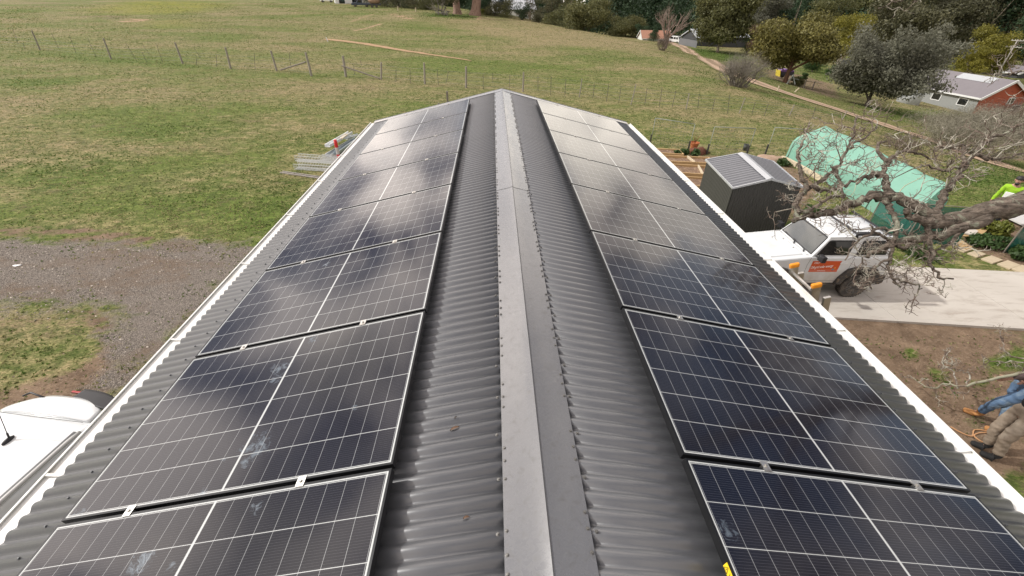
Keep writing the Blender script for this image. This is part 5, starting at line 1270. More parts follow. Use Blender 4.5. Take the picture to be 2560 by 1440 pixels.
# gnarled bush at the crest
gb=thing('gnarled_bush','grey twisted old bush on bright grass at the top of the paddock','bush',at(1105,37));q=MB();rg=random.Random(4)
for k in range(7):
    a=rg.random()*6.28;limbs(q,Vector((rg.gauss(0,.5),rg.gauss(0,.5),-.2)),Vector((math.cos(a)*.7,math.sin(a)*.7,1)).normalized(),3.0,.20,3,rg,3,.9,.35,6,.0)
q.build('branches',M('grey_bark',(.22,.20,.17),.9,var=.4,scale=5),gb,local=True,recalc=False)
addobj('crown',cloudmesh('crown',[(rg.gauss(0,3.),rg.gauss(0,2),3+rg.random()*3,2,2,1.2) for _ in range(12)],2600,.30,5,FO['brown'],shell=.3),gb)
# bare shrubs
twig_grey=M('twig_grey',(.185,.165,.135),.9,var=.35,scale=2);twig_brown=M('twig_brown',(.125,.095,.075),.9,var=.35,scale=2);twig_olive=M('twig_olive',(.21,.195,.145),.9,var=.35,scale=2)
def bareshrub(nm,lab,px,py,h,w,mat_,seed,stems=22,depth=3,r=.035,nb=3,cat='bush',fin=230):
    rng=random.Random(seed);o=thing(nm,lab,cat,at(px,py));q=MB();L=h*.46
    for k in range(stems):
        a=rng.random()*6.28;t_=rng.random()**.6;d=Vector((math.cos(a)*t_*w/h*.62,math.sin(a)*t_*w/h*.62,1)).normalized()
        limbs(q,Vector((math.cos(a)*w*.16*t_,math.sin(a)*w*.16*t_,-.1)),d,L,r,depth,rng,nb,.55,.16,4,.03,None,.002,.58)
    q.build('branches',mat_,o,local=True,recalc=False)
    bl=[(w*.36*math.cos(k*2.4)*math.sqrt((k%7)/7),w*.36*math.sin(k*2.4)*math.sqrt((k%7)/7),h*(.42+.32*((k*5)%9)/9*(1-.5*((k%7)/7))),w*.20,w*.20,h*.24) for k in range(14)]
    addobj('fine_twigs',cloudmesh('fine_twigs',bl,int(fin*w*h),.30,seed,mat_,shell=.15,asp=1.7,wr=.020,out=1.1),o);return o
p=at(1845,216);bareshrub('bare_shrub','rounded leafless grey shrub standing at the near edge of the dirt track',1845,216,hgt_to(1845,216,122),118/pxm(p),twig_grey,31,60,3,.045,3)
p=at(2425,385);bareshrub('bare_shrub','wide leafless olive grey thicket in front of the brick house',2425,385,hgt_to(2425,385,255),330/pxm(p),twig_olive,32,85,3,.028,3,fin=700)
p=at(2250,352);bareshrub('bare_shrub','low dark brown tangle of brush behind the net tunnel',2250,372,hgt_to(2250,372,335),130/pxm(p),twig_brown,33,40,2,.02,3)
p=at(2540,300);bareshrub('bare_shrub','leafless brown bush at the right edge beside the brick house',2530,330,hgt_to(2530,330,235),170/pxm(p),twig_brown,34,45,3,.03,3)
# bare tree by the van
bt=thing('bare_tree','leafless spreading tree beside the white van at the end of the track','tree',at(1662,122));q=MB();rg=random.Random(2);hh=hgt_to(1662,122,26)
limbs(q,Vector((0,0,-.3)),Vector((.05,0,1)),hh*.34,.26,1,rg,2,.2,.05,8,.1)
for k in range(11):
    a=k*.6+rg.random()*.3;limbs(q,Vector((0,0,hh*.22)),Vector((math.cos(a)*.75,math.sin(a)*.75,1)).normalized(),hh*.40,.13,3,rg,3,.5,.12,4,.05,None,.002)
q.build('branches',M('bare_bark',(.23,.17,.14),.9,var=.3),bt,local=True,recalc=False)
p=at(1655,124);bareshrub('bare_shrub','small brown bush at the foot of the leafless tree by the van',1655,126,2.2,2.4,twig_brown,35,30,2,.03,3)
# the far wooded hillside (reads as one mass)
rg=np.random.RandomState(3);PT=[];TI=[]
bm_=[]
for k in range(330):
    a=math.radians(-22+100*rg.rand());d=205+180*rg.rand()**.8
    x,y=d*math.sin(a),d*math.cos(a)
    if y<40 or float(sdpoly(np.array([x]),np.array([y]),PLAT)[0])<14: continue
    z=T(x,y);h=19+9*rg.rand();w=3.6+2.2*rg.rand()
    for j in range(5):
        f=j/4.;bm_.append((x+rg.normal()*.8,y+rg.normal()*.8,z+h*(.12+.8*f),w*(1.1-.75*f)+.5,w*(1.1-.75*f)+.5,h*.14))
wd=bpy.data.objects.new('woodland',cloudmesh('woodland',bm_,170000,.85,9,FO['dark'],shell=.55));COL.objects.link(wd)
tag(wd,'far off dark pine and gum wood covering the valley side','woodland',kind='stuff')
# ================================================================ garden plants
def plant(nm,lab,px,py,h,w,kind,seed,n=500,leaf=.08,grp=None): return tree(nm,lab,px,py,h,w,kind,seed,n=n,leaf=leaf,base=.0,cat='plant',crown_name='foliage',tr=.02,nb=7,grp=grp)
for k,(px,py,h,w,kd,n,lab) in enumerate([(1693,392,.35,.5,'green',420,'left leafy green vegetable clump behind the garden shed'),(1712,391,.38,.5,'green',420,'middle leafy green vegetable clump below the compost heap'),(1735,393,.40,.55,'green',460,'right leafy green vegetable clump nearest the shed corner'),
 (2478,588,.55,1.2,'lime',1500,'spreading yellow leaved shrub by the stepping stones'),(2452,612,.32,.9,'green',900,'low dark green leafy plant beside the stepping stones'),(2452,560,.45,.8,'olive',700,'olive shrub between the plywood board and the white paving'),(2528,630,.35,1.0,'green',900,'bright green ground plant below the right shadecloth screen'),(2556,648,.35,1.0,'green',900,'bright green plant at the right edge by the nearest stepping stone'),
 (2235,500,.6,.7,'green',800,'green shrub growing inside the open end of the net tunnel'),(2030,545,.35,1.3,'green',700,'strip of bright weeds between shed and white car'),(2300,640,.18,1.1,'green',500,'low tuft row along the lawn below the shadecloth screen'),(1960,415,.25,.9,'green',420,'small green weeds at the left foot of the net tunnel')]):
    plant('garden_plant',lab,px,py,h,w,kd,200+k,n,.075)
# ================================================================ the old bare tree over the car
def lichenbark():
    m,t,b=newmat('lichen_bark');tc=t('TexCoord');P=tc.outputs['Object']
    mp=t('Mapping',i_Scale=(2.2,9,9));t.l.new(P,mp.inputs[0])
    n=t.noise(mp.outputs[0],2.6,6,.7,.6);n2=t.noise(P,7,5,.7,.4);n3=t.noise(P,30,4,.7)
    c=t.mix(t.ramp(n,.34,.66),(.046,.036,.028),(.30,.245,.195));c=t.mix(t.math('MULTIPLY',t.ramp(n2,.55,.63),.85),c,(.36,.37,.28));c=t.mix(t.math('MULTIPLY',t.ramp(n3,.58,.7),.4),c,(.42,.40,.33))
    t.l.new(c,b.inputs['Base Color']);b.inputs['Roughness'].default_value=.9;b.inputs['Specular IOR Level'].default_value=.2
    bp=t('Bump',i_Strength=1.,i_Distance=.06);t.l.new(n,bp.inputs['Height']);t.l.new(bp.outputs[0],b.inputs['Normal']);return m
lbark=lichenbark();tbark=M('twig_bark',(.150,.112,.088),.9,var=.45,scale=9,col2=(.40,.38,.31),c2s=6,c2t=(.47,.60))
bigt=thing('old_tree','old leafless lichen covered tree reaching its thick limb over the white off-road car','tree',(10.6,4.6,G))
rng=random.Random(42)
def wigp(P,sub=3,amp=.02):
    P=spline(P,sub);return [p+Vector((rng.gauss(0,amp),rng.gauss(0,amp),rng.gauss(0,amp))) for p in P]
def limb(name,path,d0,d1,r0,r1,sides=9,mat_=None,amp=.02,start=None):
    """path in photo pixels, depth runs d0..d1, radius in metres"""
    n=len(path);P=[dep(px,py,d0+(d1-d0)*k/(n-1)) for k,(px,py) in enumerate(path)]
    if start is not None: P=[Vector(s) for s in start]+P
    P=wigp(P,4,amp*.6);m_=len(P);R=[(r0+(r1-r0)*(k/(m_-1)))*(1+.06*math.sin(k*1.3)+.07*rng.gauss(0,.5)) for k in range(m_)]
    q=MB();q.tube(P,R,sides);q.build(name,mat_ or lbark,bigt,smooth=True);return P,R
fine=MB()
def spur(p,d,L,r,depth):
    k=3;pts=[p.copy()];dd=d.copy();q=p.copy()
    for i in range(k):
        dd=(dd+Vector((rng.gauss(0,.42),rng.gauss(0,.42),rng.gauss(0,.42)+.05))).normalized();q=q+dd*L/k;pts.append(q.copy())
    fine.tube(pts,[r,r*.85,r*.75,r*.65],4 if r>.006 else 3,True)
    if depth>0:
        for i in range(1,k+1):
            for _ in range(rng.choice((1,1,1,2,0)) if i<k else 2):
                a=Vector((rng.gauss(0,1),rng.gauss(0,1),rng.gauss(0,1)+.15));a=(a-dd*a.dot(dd)*.8).normalized()
                spur(pts[i],(dd*.35+a*.8).normalized(),L*(.38+.34*rng.random()),max(.0032,r*.68),depth-1)
def twigs(P,R,n,L=.28,depth=2,f0=.1,f1=1.,r=.0068,bias=(0,0,.2)):
    n=max(3,int(n*.26))
    for k in range(n):
        f=f0+(f1-f0)*(k+rng.random())/n;i=min(len(P)-2,int(f*(len(P)-1)));p=P[i].lerp(P[i+1],rng.random());ax=(P[i+1]-P[i]).normalized()
        a=Vector((rng.gauss(0,1)+bias[0],rng.gauss(0,1)+bias[1],rng.gauss(0,1)+bias[2]));a=(a-ax*a.dot(ax)*.7).normalized()
        spur(p+a*R[i]*.7,(a+ax*.3*rng.random()).normalized(),L*(.55+.8*rng.random()),r*(.7+.5*rng.random()),depth)
# trunk and main limb
tr_pts=[V(10.75,4.55,G-.3),V(10.6,4.6,G+1.2),V(10.3,4.75,G+2.4),V(9.6,5.0,G+3.4)]
mainP=[(2700,470),(2560,508),(2470,528),(2395,548),(2330,556)]
P0=[dep(px,py,d) for (px,py),d in zip(mainP,(5.45,5.2,5.1,5.05,5.0))]
full=wigp(tr_pts+P0,5,.010);mm=len(full)
q=MB();rad=[]
for k in range(mm):
    f=k/(mm-1);rad.append((.30*(1-f)**1.5+.073)*(1+.03*math.sin(k*.9)+.02*rng.gauss(0,1)))
q.tube(full,rad,14);q.build('trunk',lbark,bigt,smooth=True)
A_P,A_R=limb('limb',[(2345,552),(2303,522),(2255,500),(2218,490),(2177,494),(2134,507),(2085,528),(2037,538),(2005,541),(1984,551)],5.0,5.25,.068,.030,10)
twigs(A_P,A_R,34,.20,2,.08,.95)
B_P,B_R=limb('limb',[(2470,545),(2400,570),(2338,590),(2271,600),(2204,622),(2165,640)],5.0,4.9,.070,.022,10)
twigs(B_P,B_R,24,.22,2,.35,1.)
C_P,C_R=limb('limb',[(2225,492),(2216,470),(2210,446),(2209,429),(2217,407),(2201,386),(2194,366),(2210,352)],5.1,5.3,.044,.013,8)
twigs(C_P,C_R,22,.28,2,.15)
c_P,c_R=limb('limb',[(2208,440),(2190,437),(2170,441),(2153,447),(2138,462)],5.15,5.1,.034,.012,7);twigs(c_P,c_R,14,.22,2)
c_P,c_R=limb('limb',[(2216,408),(2240,386),(2268,380),(2300,384),(2330,398)],5.2,5.35,.026,.009,6);twigs(c_P,c_R,22,.26,2)
D_P,D_R=limb('limb',[(2335,548),(2350,508),(2366,478),(2388,452),(2412,413),(2444,376),(2473,351),(2512,334),(2535,318),(2575,300)],5.05,5.6,.044,.009,8)
twigs(D_P,D_R,44,.34,2,.15)
c_P,c_R=limb('limb',[(2412,412),(2410,385),(2408,364),(2385,366),(2352,366),(2330,376)],5.2,5.3,.022,.008,6);twigs(c_P,c_R,20,.26,2)
c_P,c_R=limb('limb',[(2444,388),(2470,398),(2500,398),(2540,388),(2590,370)],5.3,5.5,.020,.008,6);twigs(c_P,c_R,24,.28,2)
c_P,c_R=limb('limb',[(2420,408),(2390,420),(2350,424),(2310,414),(2290,420)],5.2,5.25,.020,.008,6);twigs(c_P,c_R,20,.26,2)
E_P,E_R=limb('limb',[(1996,545),(1992,522),(1991,508),(2003,488),(2032,466),(2061,444),(2085,424),(2100,406),(2119,368),(2135,330),(2142,292)],5.25,5.5,.038,.010,8)
twigs(E_P,E_R,50,.26,2,.1)
c_P,c_R=limb('limb',[(2016,476),(2008,446),(1996,410),(1997,378),(2012,345),(2022,308)],5.3,5.4,.030,.010,7);twigs(c_P,c_R,40,.24,2,.1)
c_P,c_R=limb('limb',[(2034,466),(2060,478),(2094,470),(2120,455),(2150,448)],5.25,5.2,.028,.012,7);twigs(c_P,c_R,26,.24,2)
c_P,c_R=limb('limb',[(2090,420),(2096,446),(2104,470),(2110,492)],5.3,5.15,.022,.012,6);twigs(c_P,c_R,16,.22,2)
c_P,c_R=limb('limb',[(2120,368),(2150,352),(2178,330),(2196,310)],5.35,5.4,.018,.008,6);twigs(c_P,c_R,20,.24,2)
c_P,c_R=limb('limb',[(1996,526),(2030,524),(2056,508),(2080,492),(2110,494)],5.15,5.05,.026,.012,7);twigs(c_P,c_R,20,.18,2)
F_P,F_R=limb('limb',[(2215,500),(2226,518),(2238,542),(2245,575),(2232,608),(2227,642),(2224,669),(2233,700),(2252,716)],4.95,4.8,.034,.010,7)
twigs(F_P,F_R,44,.26,2,.1,1.,.0066,(0,0,-.1))
c_P,c_R=limb('limb',[(2232,650),(2200,660),(2180,690),(2176,720)],4.85,4.8,.016,.007,5);twigs(c_P,c_R,16,.24,2,.2,1.,.008,(0,0,-.3))
c_P,c_R=limb('limb',[(2228,690),(2262,705),(2290,712),(2302,722)],4.8,4.75,.014,.006,5);twigs(c_P,c_R,16,.20,2)
H_P,H_R=limb('limb',[(2318,556),(2326,590),(2331,630),(2328,662),(2350,690),(2380,698)],4.9,4.85,.032,.009,7);twigs(H_P,H_R,30,.26,2,.1,1.,.0066,(0,0,-.1))
c_P,c_R=limb('limb',[(2290,600),(2262,620),(2230,600),(2205,590),(2170,560)],4.9,4.9,.026,.010,6);twigs(c_P,c_R,16,.24,2)
c_P,c_R=limb('limb',[(2240,580),(2200,570),(2160,590),(2140,606),(2110,652)],4.9,4.9,.022,.007,6);twigs(c_P,c_R,14,.24,2)
c_P,c_R=limb('limb',[(2400,575),(2372,612),(2345,625),(2320,640)],4.95,4.9,.022,.008,6);twigs(c_P,c_R,24,.22,2)
# small loop of dead branch at the fork
c_P,c_R=limb('limb',[(2330,560),(2300,548),(2275,538),(2260,530)],4.9,4.85,.05,.03,8)
# upper twigs reaching into the frame from above and right
c_P,c_R=limb('limb',[(2760,110),(2640,150),(2575,175),(2530,186),(2500,196)],5.4,5.5,.026,.007,6,start=[(8.6,5.1,2.4)]);twigs(c_P,c_R,26,.26,2,.45)
c_P,c_R=limb('limb',[(2420,-90),(2330,-40),(2262,-4),(2228,8),(2196,22)],5.4,5.5,.022,.006,6,start=[(7.6,5.,2.9)]);twigs(c_P,c_R,16,.22,1,.4)
# the crown above the frame (mirrored in the panels)
def outside(p):
    x,y,z=proj(p);return z<.3 or x>2640 or y<-60
q=MB();q.tube(wigp([tr_pts[2],V(10.6,5.2,G+4.2),V(10.3,5.9,G+5.8),V(9.9,6.6,G+7.2),V(9.7,7.0,G+8.6)],4,.02),[.24,.23,.225,.22,.21,.20,.20,.19,.18,.17,.16,.15,.14,.13,.12,.11,.10][:17],10);q.build('limb',lbark,bigt,smooth=True)
for k,(bz_,dx,dy,dz,L) in enumerate(((4.6,.7,.2,.7,2.6),(5.6,-.1,.6,1.,2.6),(6.4,.5,.9,.6,2.4),(7.0,-.3,.2,1,2.4),(7.8,.1,.7,.9,2.2),(8.4,-.5,.6,1,2.2),(5.2,.3,1.0,.45,2.8))):
    f=(bz_-2.4)/6.2;st=V(10.3,4.75,G+2.4).lerp(V(9.7,7.0,G+8.6),f)
    q=MB();limbs(q,st,Vector((dx,dy,dz)).normalized(),L,.12,4,rng,3,.75,.22,6,.05,None,.004,.66,outside)
    if q.v: q.build('limb',lbark,bigt,smooth=True,recalc=False)
tw=fine.build('twigs',tbark,bigt,recalc=False)
# ================================================================ houses and vehicles in the distance
brick_m=M('red_brick',(.36,.085,.04),.85,var=.25,scale=3,stretch=(1,1,6),col2=(.26,.06,.035),c2s=2)
white_wall=M('white_weatherboard',(.70,.70,.68),.6,var=.06);grey_roof=M('grey_roof',(.185,.170,.180),.6,.1,var=.18,scale=.9,stretch=(1,6,1))
white_roof=M('white_roof',(.52,.55,.58),.35,.2,var=.08);orange_roof=M('orange_tiles',(.34,.17,.11),.8,var=.25,scale=2);dark_wall=M('dark_wall',(.05,.052,.055),.7,var=.2);navy_roof=M('navy_roof',(.035,.045,.075),.5,var=.15);pale_trim=M('pale_trim',(.66,.67,.66),.5,var=.06)
def house(nm,lab,K,lv,gv_,Ll,Wg,hw,hr,wall,roof,gable=None,trim=None,over=.4,wins=(),patch=None,cat='house'):
    """K near corner, lv unit along the eaves, gv_ unit across the gable"""
    o=thing(nm,lab,cat,K);z=V(0,0,1);b0=K-z*2.5
    def P(a,g,h): return K+lv*a+gv_*g+z*h
    for g_ in (0,Wg): q=MB();q.add([P(0,g_,-2.5),P(Ll,g_,-2.5),P(Ll,g_,hw),P(0,g_,hw)],[(0,1,2,3)]);q.build('wall',wall,o)
    for a in (0,Ll):
        q=MB();q.add([P(a,0,-2.5),P(a,Wg,-2.5),P(a,Wg,hw),P(a,Wg/2,hr-.02),P(a,0,hw)],[(0,1,2,3,4)]);q.build('gable_wall',gable or wall,o)
    sl_=(hr-hw)/(Wg/2)
    for g0,s in ((0,-1),(Wg,1)):
        q=MB();e=g0+s*over;ze=hw-sl_*over
        q.add([P(-over,e,ze),P(Ll+over,e,ze),P(Ll+over,Wg/2,hr),P(-over,Wg/2,hr),P(-over,e,ze+.09),P(Ll+over,e,ze+.09),P(Ll+over,Wg/2,hr+.09),P(-over,Wg/2,hr+.09)],[(0,1,2,3),(4,5,6,7),(0,1,5,4),(1,2,6,5),(3,0,4,7)]);rf_=q.build('roof',roof,o)
        if trim:
            q=MB();q.bar(P(-over,e,ze+.02),P(Ll+over,e,ze+.02),.14,.22);q.build('gutter',trim,rf_)
            for a in (-over-.03,Ll+over+.03): q=MB();q.bar(P(a,e,ze),P(a,Wg/2,hr+.02),.08,.32);q.build('barge_board',trim,rf_)
        if patch and s<0:
            a0,a1,f0,f1=patch;q=MB()
            def R(a,f): g=e+(Wg/2-e)*f;return P(a,g,ze+(hr-ze)*f+.13)
            q.add([R(a0,f0),R(a1,f0),R(a1,f1),R(a0,f1)],[(0,1,2,3)]);q.build('roof_panel',M('pale_panel',(.40,.42,.43),.5),rf_)
    for (side,a0,a1,z0,z1) in wins:
        q=MB()
        if side=='l': q.prism([(a0,z0),(a1,z0),(a1,z1),(a0,z1)],-.05,.05,lambda a,h,d:P(a,d,h))
        else: q.prism([(a0,z0),(a1,z0),(a1,z1),(a0,z1)],-.05,.05,lambda a,h,d:P(d,a,h))
        w_=q.build('window',pale_trim,o)
        q=MB();m_=.12
        if side=='l': q.prism([(a0+m_,z0+m_),(a1-m_,z0+m_),(a1-m_,z1-m_),(a0+m_,z1-m_)],-.07,-.055,lambda a,h,d:P(a,d,h))
        else: q.prism([(a0+m_,z0+m_),(a1-m_,z0+m_),(a1-m_,z1-m_),(a0+m_,z1-m_)],-.07,-.055,lambda a,h,d:P(d,a,h))
        q.build('pane',glass,w_)
    return o
def heading(p,deg):                       # horizontal unit vector turned deg to the left of the line of sight
    d=Vector((p.x-CAM[0],p.y-CAM[1],0)).normalized();a=math.radians(deg);return Vector((d.x*math.cos(a)-d.y*math.sin(a),d.x*math.sin(a)+d.y*math.cos(a),0))
# brick house: fit heading and size so that eaves, apex and ridge fall where they are seen
K=at(2428,286);best=None
for ang in range(20,85,3):
    lv=heading(K,ang);gq=heading(K,ang-90)
    for Wg in (6.,7.,8.,9.,10.):
        for Ll in (9.,11.,13.,15.,18.):
            for hw in (1.8,2.2,2.6,3.0):
                for dh in (1.,1.5,2.,2.6):
                    e=0
                    for p,tq in ((K+V(0,0,hw),(2426,240)),(K+lv*Ll+V(0,0,hw),(2255,208)),(K+gq*Wg/2+V(0,0,hw+dh),(2530,199)),(K+gq*Wg/2+lv*Ll+V(0,0,hw+dh),(2352,172))):
                        x,y,_=proj(p);e+=(x-tq[0])**2+4*(y-tq[1])**2
                    if best is None or e<best[0]: best=(e,ang,Wg,Ll,hw,dh)
_,ang,Wg,Ll,hw,dh=best
print('brick house',best,K)
house('brick_house','red brick house with a wide grey roof and a white roof patch','%'and K,heading(K,ang),heading(K,ang-90),Ll,Wg,hw,hw+dh,pale_trim if False else M('grey_render',(.25,.26,.25),.8,var=.1),grey_roof,brick_m,pale_trim,.35,(('g',Wg*.62,Wg*.76,hw*.55,hw*.95),('g',Wg*.80,Wg*.98,hw*.1,hw*.5),('l',1.2,2.6,hw*.35,hw*.8),('l',5,6.4,hw*.35,hw*.8)),(Ll*.16,Ll*.60,.70,.97))
K2=at(2540,196);K2.z-=.5
house('grey_roof_outbuilding','low grey roofed outbuilding just behind the brick house at the right edge',K2,heading(K2,60),heading(K2,-30),9,7,1.6,2.8,dark_wall,grey_roof,None,pale_trim,cat='outbuilding')
tk=at(2268,258);q=MB();rk=24/pxm(tk);q.lathe([(rk,-.6),(rk,rk*1.15),(rk*.92,rk*1.28),(rk*.3,rk*1.42),(.02,rk*1.42)],tk,n=28);tag(q.build('water_tank',M('tank_grey',(.40,.42,.42),.6,var=.15),smooth=True),'round pale grey water tank left of the brick house','water tank')
# long white roofed shed behind the forked gum
a=at(1738,122);b_=at(1862,128);k_=1.10
a=Vector(CAM)+(a-Vector(CAM))*k_;b_=Vector(CAM)+(b_-Vector(CAM))*k_;a.z=T(a.x,a.y);b_.z=min(a.z,T(b_.x,b_.y));lv=(b_-a);lv.z=0;Ls=lv.length;lv.normalize();gq=Vector((-lv.y,lv.x,0))
hz=2.
for z in np.arange(1,9,.1):
    hz=float(z)
    if proj(a+lv*Ls*.5+V(0,0,z))[1]<=93: break
house('long_shed','long dark walled shed with a bright white roof behind the forked gum',a,lv,gq,Ls,9,hz,hz+2.1,dark_wall,white_roof,None,white_roof,cat='shed')
fa,fb=at(1697,112),at(1742,121);q=MB();q.bar(fa+V(.6,2,.9),fb+V(.6,2,.9),.08,2.0);tag(q.build('paling_fence',M('paling_grey',(.14,.145,.15),.8,var=.2)),'dark grey paling fence beside the white van','fence')
# orange roofed house
d_=ray(1606,100);oh=Vector(CAM+d_*(186/d_[1]));oh.z=T(oh.x,oh.y)
def upto(p,py):
    for z in np.arange(.1,25,.1):
        if proj(p+V(0,0,z))[1]<=py: return float(z)
    return 25.
he_,hr_=upto(oh,96),upto(oh,78)
house('orange_roof_house','small white house with an orange tiled roof behind the leafless tree',oh,heading(oh,-76),heading(oh,14),70/pxm(oh),8,he_,hr_,white_wall,orange_roof,white_wall,pale_trim,.4,(('l',2.5,4,he_-1.8,he_-.6),('l',7,8.5,he_-1.8,he_-.6)))
wh=at(1238,44);wh=Vector(CAM)+(wh-Vector(CAM))*1.22;wh.z=T(wh.x,wh.y)-1.0
house('white_house','white house with a white roof half hidden by gums beyond the crest',wh,heading(wh,-80),heading(wh,10),13,8,2.4,4.6,white_wall,white_roof,white_wall,None,.4,(('l',9,11,1,2.4),('l',3,5,1,2.4)))
lh=at(832,10)
house('farm_building','white walled farm building at the top edge left of the dark pickup',lh+V(0,3,0),heading(lh,-88),heading(lh,2),11,7,3.4,5.5,white_wall,M('rust_roof',(.22,.12,.09),.8),white_wall,None,.3,(('l',1,3,0,2.4),('l',5,7.5,0,2.6)),cat='building')
nv=at(2098,176);house('navy_shed','small dark navy roofed shed between the wattle and the grey tree',nv,heading(nv,-70),heading(nv,20),4,3,1.4,2.0,dark_wall,navy_roof,cat='shed')
def simplecar(nm,lab,cat,p,yaw,L,Wd,H,paint,kind):
    o=thing(nm,lab,cat,p,yaw)
    if kind=='van': pr=[(-L/2,.35),(-L/2,H-.25),(-L/2+.15,H),(L/2-.95,H),(L/2-.25,1.15),(L/2,.95),(L/2,.35)]
    elif kind=='ute': pr=[(-L/2,.45),(-L/2,1.0),(-.5,1.0),(-.45,H),(.65,H),(1.15,1.12),(L/2-.1,1.0),(L/2,.8),(L/2,.4)]
    else: pr=[(-L/2,.4),(-L/2,.9),(-L/2+.5,1.0),(-L/2+.9,H),(.5,H),(1.1,1.0),(L/2,.85),(L/2,.4)]
    q=MB();q.prism(pr,-Wd/2,Wd/2,sidefn);q.build('body',paint,o,local=True,bevel=.06)
    for sg in (-1,1):
        q=MB()
        if kind=='van':
            for x0,x1 in ((-L/2+.35,-.55),(-.40,.55),(.70,L/2-.80)): q.prism([(x0,1.2),(x1+.1*(x1>1),1.2),(x1-.12,H-.28),(x0,H-.28)],Wd/2+.004,Wd/2+.012,lambda a,w,v:Vector((a,sg*v,w)))
        else: q.prism([(-.3,1.08),(.85,1.08),(.55,H-.12),(-.28,H-.12)],Wd/2+.004,Wd/2+.012,lambda a,w,v:Vector((a,sg*v,w)))
        q.build('side_window',glass,o,local=True)
        for cu in (-L*.31,L*.31):
            w_=MB();w_.lathe([(.1,-.1),(.31,-.1),(.33,0),(.31,.1),(.1,.1)],(cu,sg*(Wd/2-.06),.33),'y',20);w_.build('wheel',rubber,o,local=True)
    q=MB()
    if kind=='van': q.add([(L/2-.90,-Wd*.42,H-.10),(L/2-.90,Wd*.42,H-.10),(L/2-.27,Wd*.45,1.22),(L/2-.27,-Wd*.45,1.22)],[(0,1,2,3)]);q.v=[(x+.02,y,z+.02) for x,y,z in q.v]
    else: q.add([(.67,-Wd*.4,H-.06),(.67,Wd*.4,H-.06),(1.14,Wd*.44,1.14),(1.14,-Wd*.44,1.14)],[(0,1,2,3)]);q.v=[(x+.02,y,z+.02) for x,y,z in q.v]
    q.build('windscreen',glass,o,local=True)
    for sg in (-1,1): q=MB();q.box((L/2,sg*Wd*.36,.80),(.05,.25,.16));q.build('headlight',pale_trim,o,local=True)
    q=MB();q.box((L/2-.01,0,.52),(.16,Wd*.96,.16));q.build('front_bumper',black_plastic,o,local=True);return o
def yawof(v): return math.atan2(v.y,v.x)
vp=at(1688,107);sc=1.
simplecar('white_van','old white passenger van parked at the far end of the dirt track','van',vp,yawof(heading(vp,-128)),4.6,1.75,2.15,car_white,'van')
up=at(903,17);us=simplecar('dark_pickup','dark blue pickup towing a loaded trailer at the top of the paddock','pickup',up,yawof(heading(up,85)),5.2,1.85,1.8,M('navy_paint',(.03,.045,.075),.3,coat=.5),'ute')
tp_=at(938,19);tl=thing('hay_trailer','tan load of hay on a dark trailer behind the dark blue pickup','trailer',tp_);lv=heading(tp_,90)
q=MB();q.bar(tp_-lv*1.8+V(0,0,.8),tp_+lv*1.8+V(0,0,.8),1.9,.35);q.build('tray',dark_wall,tl)
q=MB();q.blob(tp_+V(0,0,1.65),(1.7,1.1,.95),16,jit=.15,seed=6);q.build('hay_load',M('hay',(.26,.17,.11),.95,var=.35,scale=4),tl,smooth=True)
for s in (-.6,.6):
    q=MB();q.lathe([(.1,-1.0),(.36,-1.0),(.36,-.8),(.1,-.8)],tp_+lv*s+V(0,0,.36),'y',16);q.build('wheel',rubber,tl)
wc=at(818,6);simplecar('white_hatchback','tiny white car at the top edge left of the white walled farm building','car',wc,yawof(heading(wc,80)),4.2,1.8,1.6,car_white,'car')
cv=at(1357,54);cv=Vector(CAM)+(cv-Vector(CAM))*1.04;cv.z=T(cv.x,cv.y)
o=thing('caravan','rounded white caravan peeping over the crest below the slim trunked gum','caravan',cv,yawof(heading(cv,-85)))
q=MB();q.prism([(-2.2,.5),(-2.3,1.6),(-1.8,2.5),(1.2,2.6),(2.,2.1),(2.3,1.2),(2.2,.5)],-1.05,1.05,sidefn);q.build('body',white_wall,o,local=True,bevel=.2)
q=MB();q.prism([(-.6,1.3),(.6,1.3),(.6,2.),(-.6,2.)],-1.06,-1.052,sidefn);q.prism([(-.6,1.3),(.6,1.3),(.6,2.),(-.6,2.)],1.052,1.06,sidefn);q.build('window',glass,o,local=True)
# power pole and wires
pp=at(2482,205);o=thing('power_pole','grey timber power pole with two crossarms at the right above the brick house','power pole',pp);ph=5.
for z in np.arange(2,14,.1):
    ph=float(z)
    if proj(pp+V(0,0,z))[1]<=99: break
q=MB();q.tube([pp+V(0,0,-.5),pp+V(0,0,ph)],[.16,.11],10);q.build('pole',M('pole_grey',(.30,.28,.25),.85,var=.2),o,smooth=True)
xa=heading(pp,-95)
for zz,L in ((ph-.25,.95),(ph-1.45,1.25)):
    q=MB();q.bar(pp-xa*L+V(0,0,zz),pp+xa*L+V(0,0,zz),.10,.12);c_=q.build('crossarm',M('arm_grey',(.42,.40,.37),.8,var=.2),o)
    for s in (-.9,-.4,.4,.9): q=MB();q.lathe([(.03,.06),(.05,.1),(.03,.16),(.045,.2),(.02,.24)],pp+xa*L*s+V(0,0,zz),n=8);q.build('insulator',pale_trim,c_)
q=MB()
for s in (-.9,.4):
    a=pp+xa*1.1*s+V(0,0,ph-1.25);e=pp+heading(pp,70)*60+V(0,0,ph-.5);q.tube([a,(a+e)/2-V(0,0,1.2),e],.012,3,False)
q.build('wire',wire_m,o)
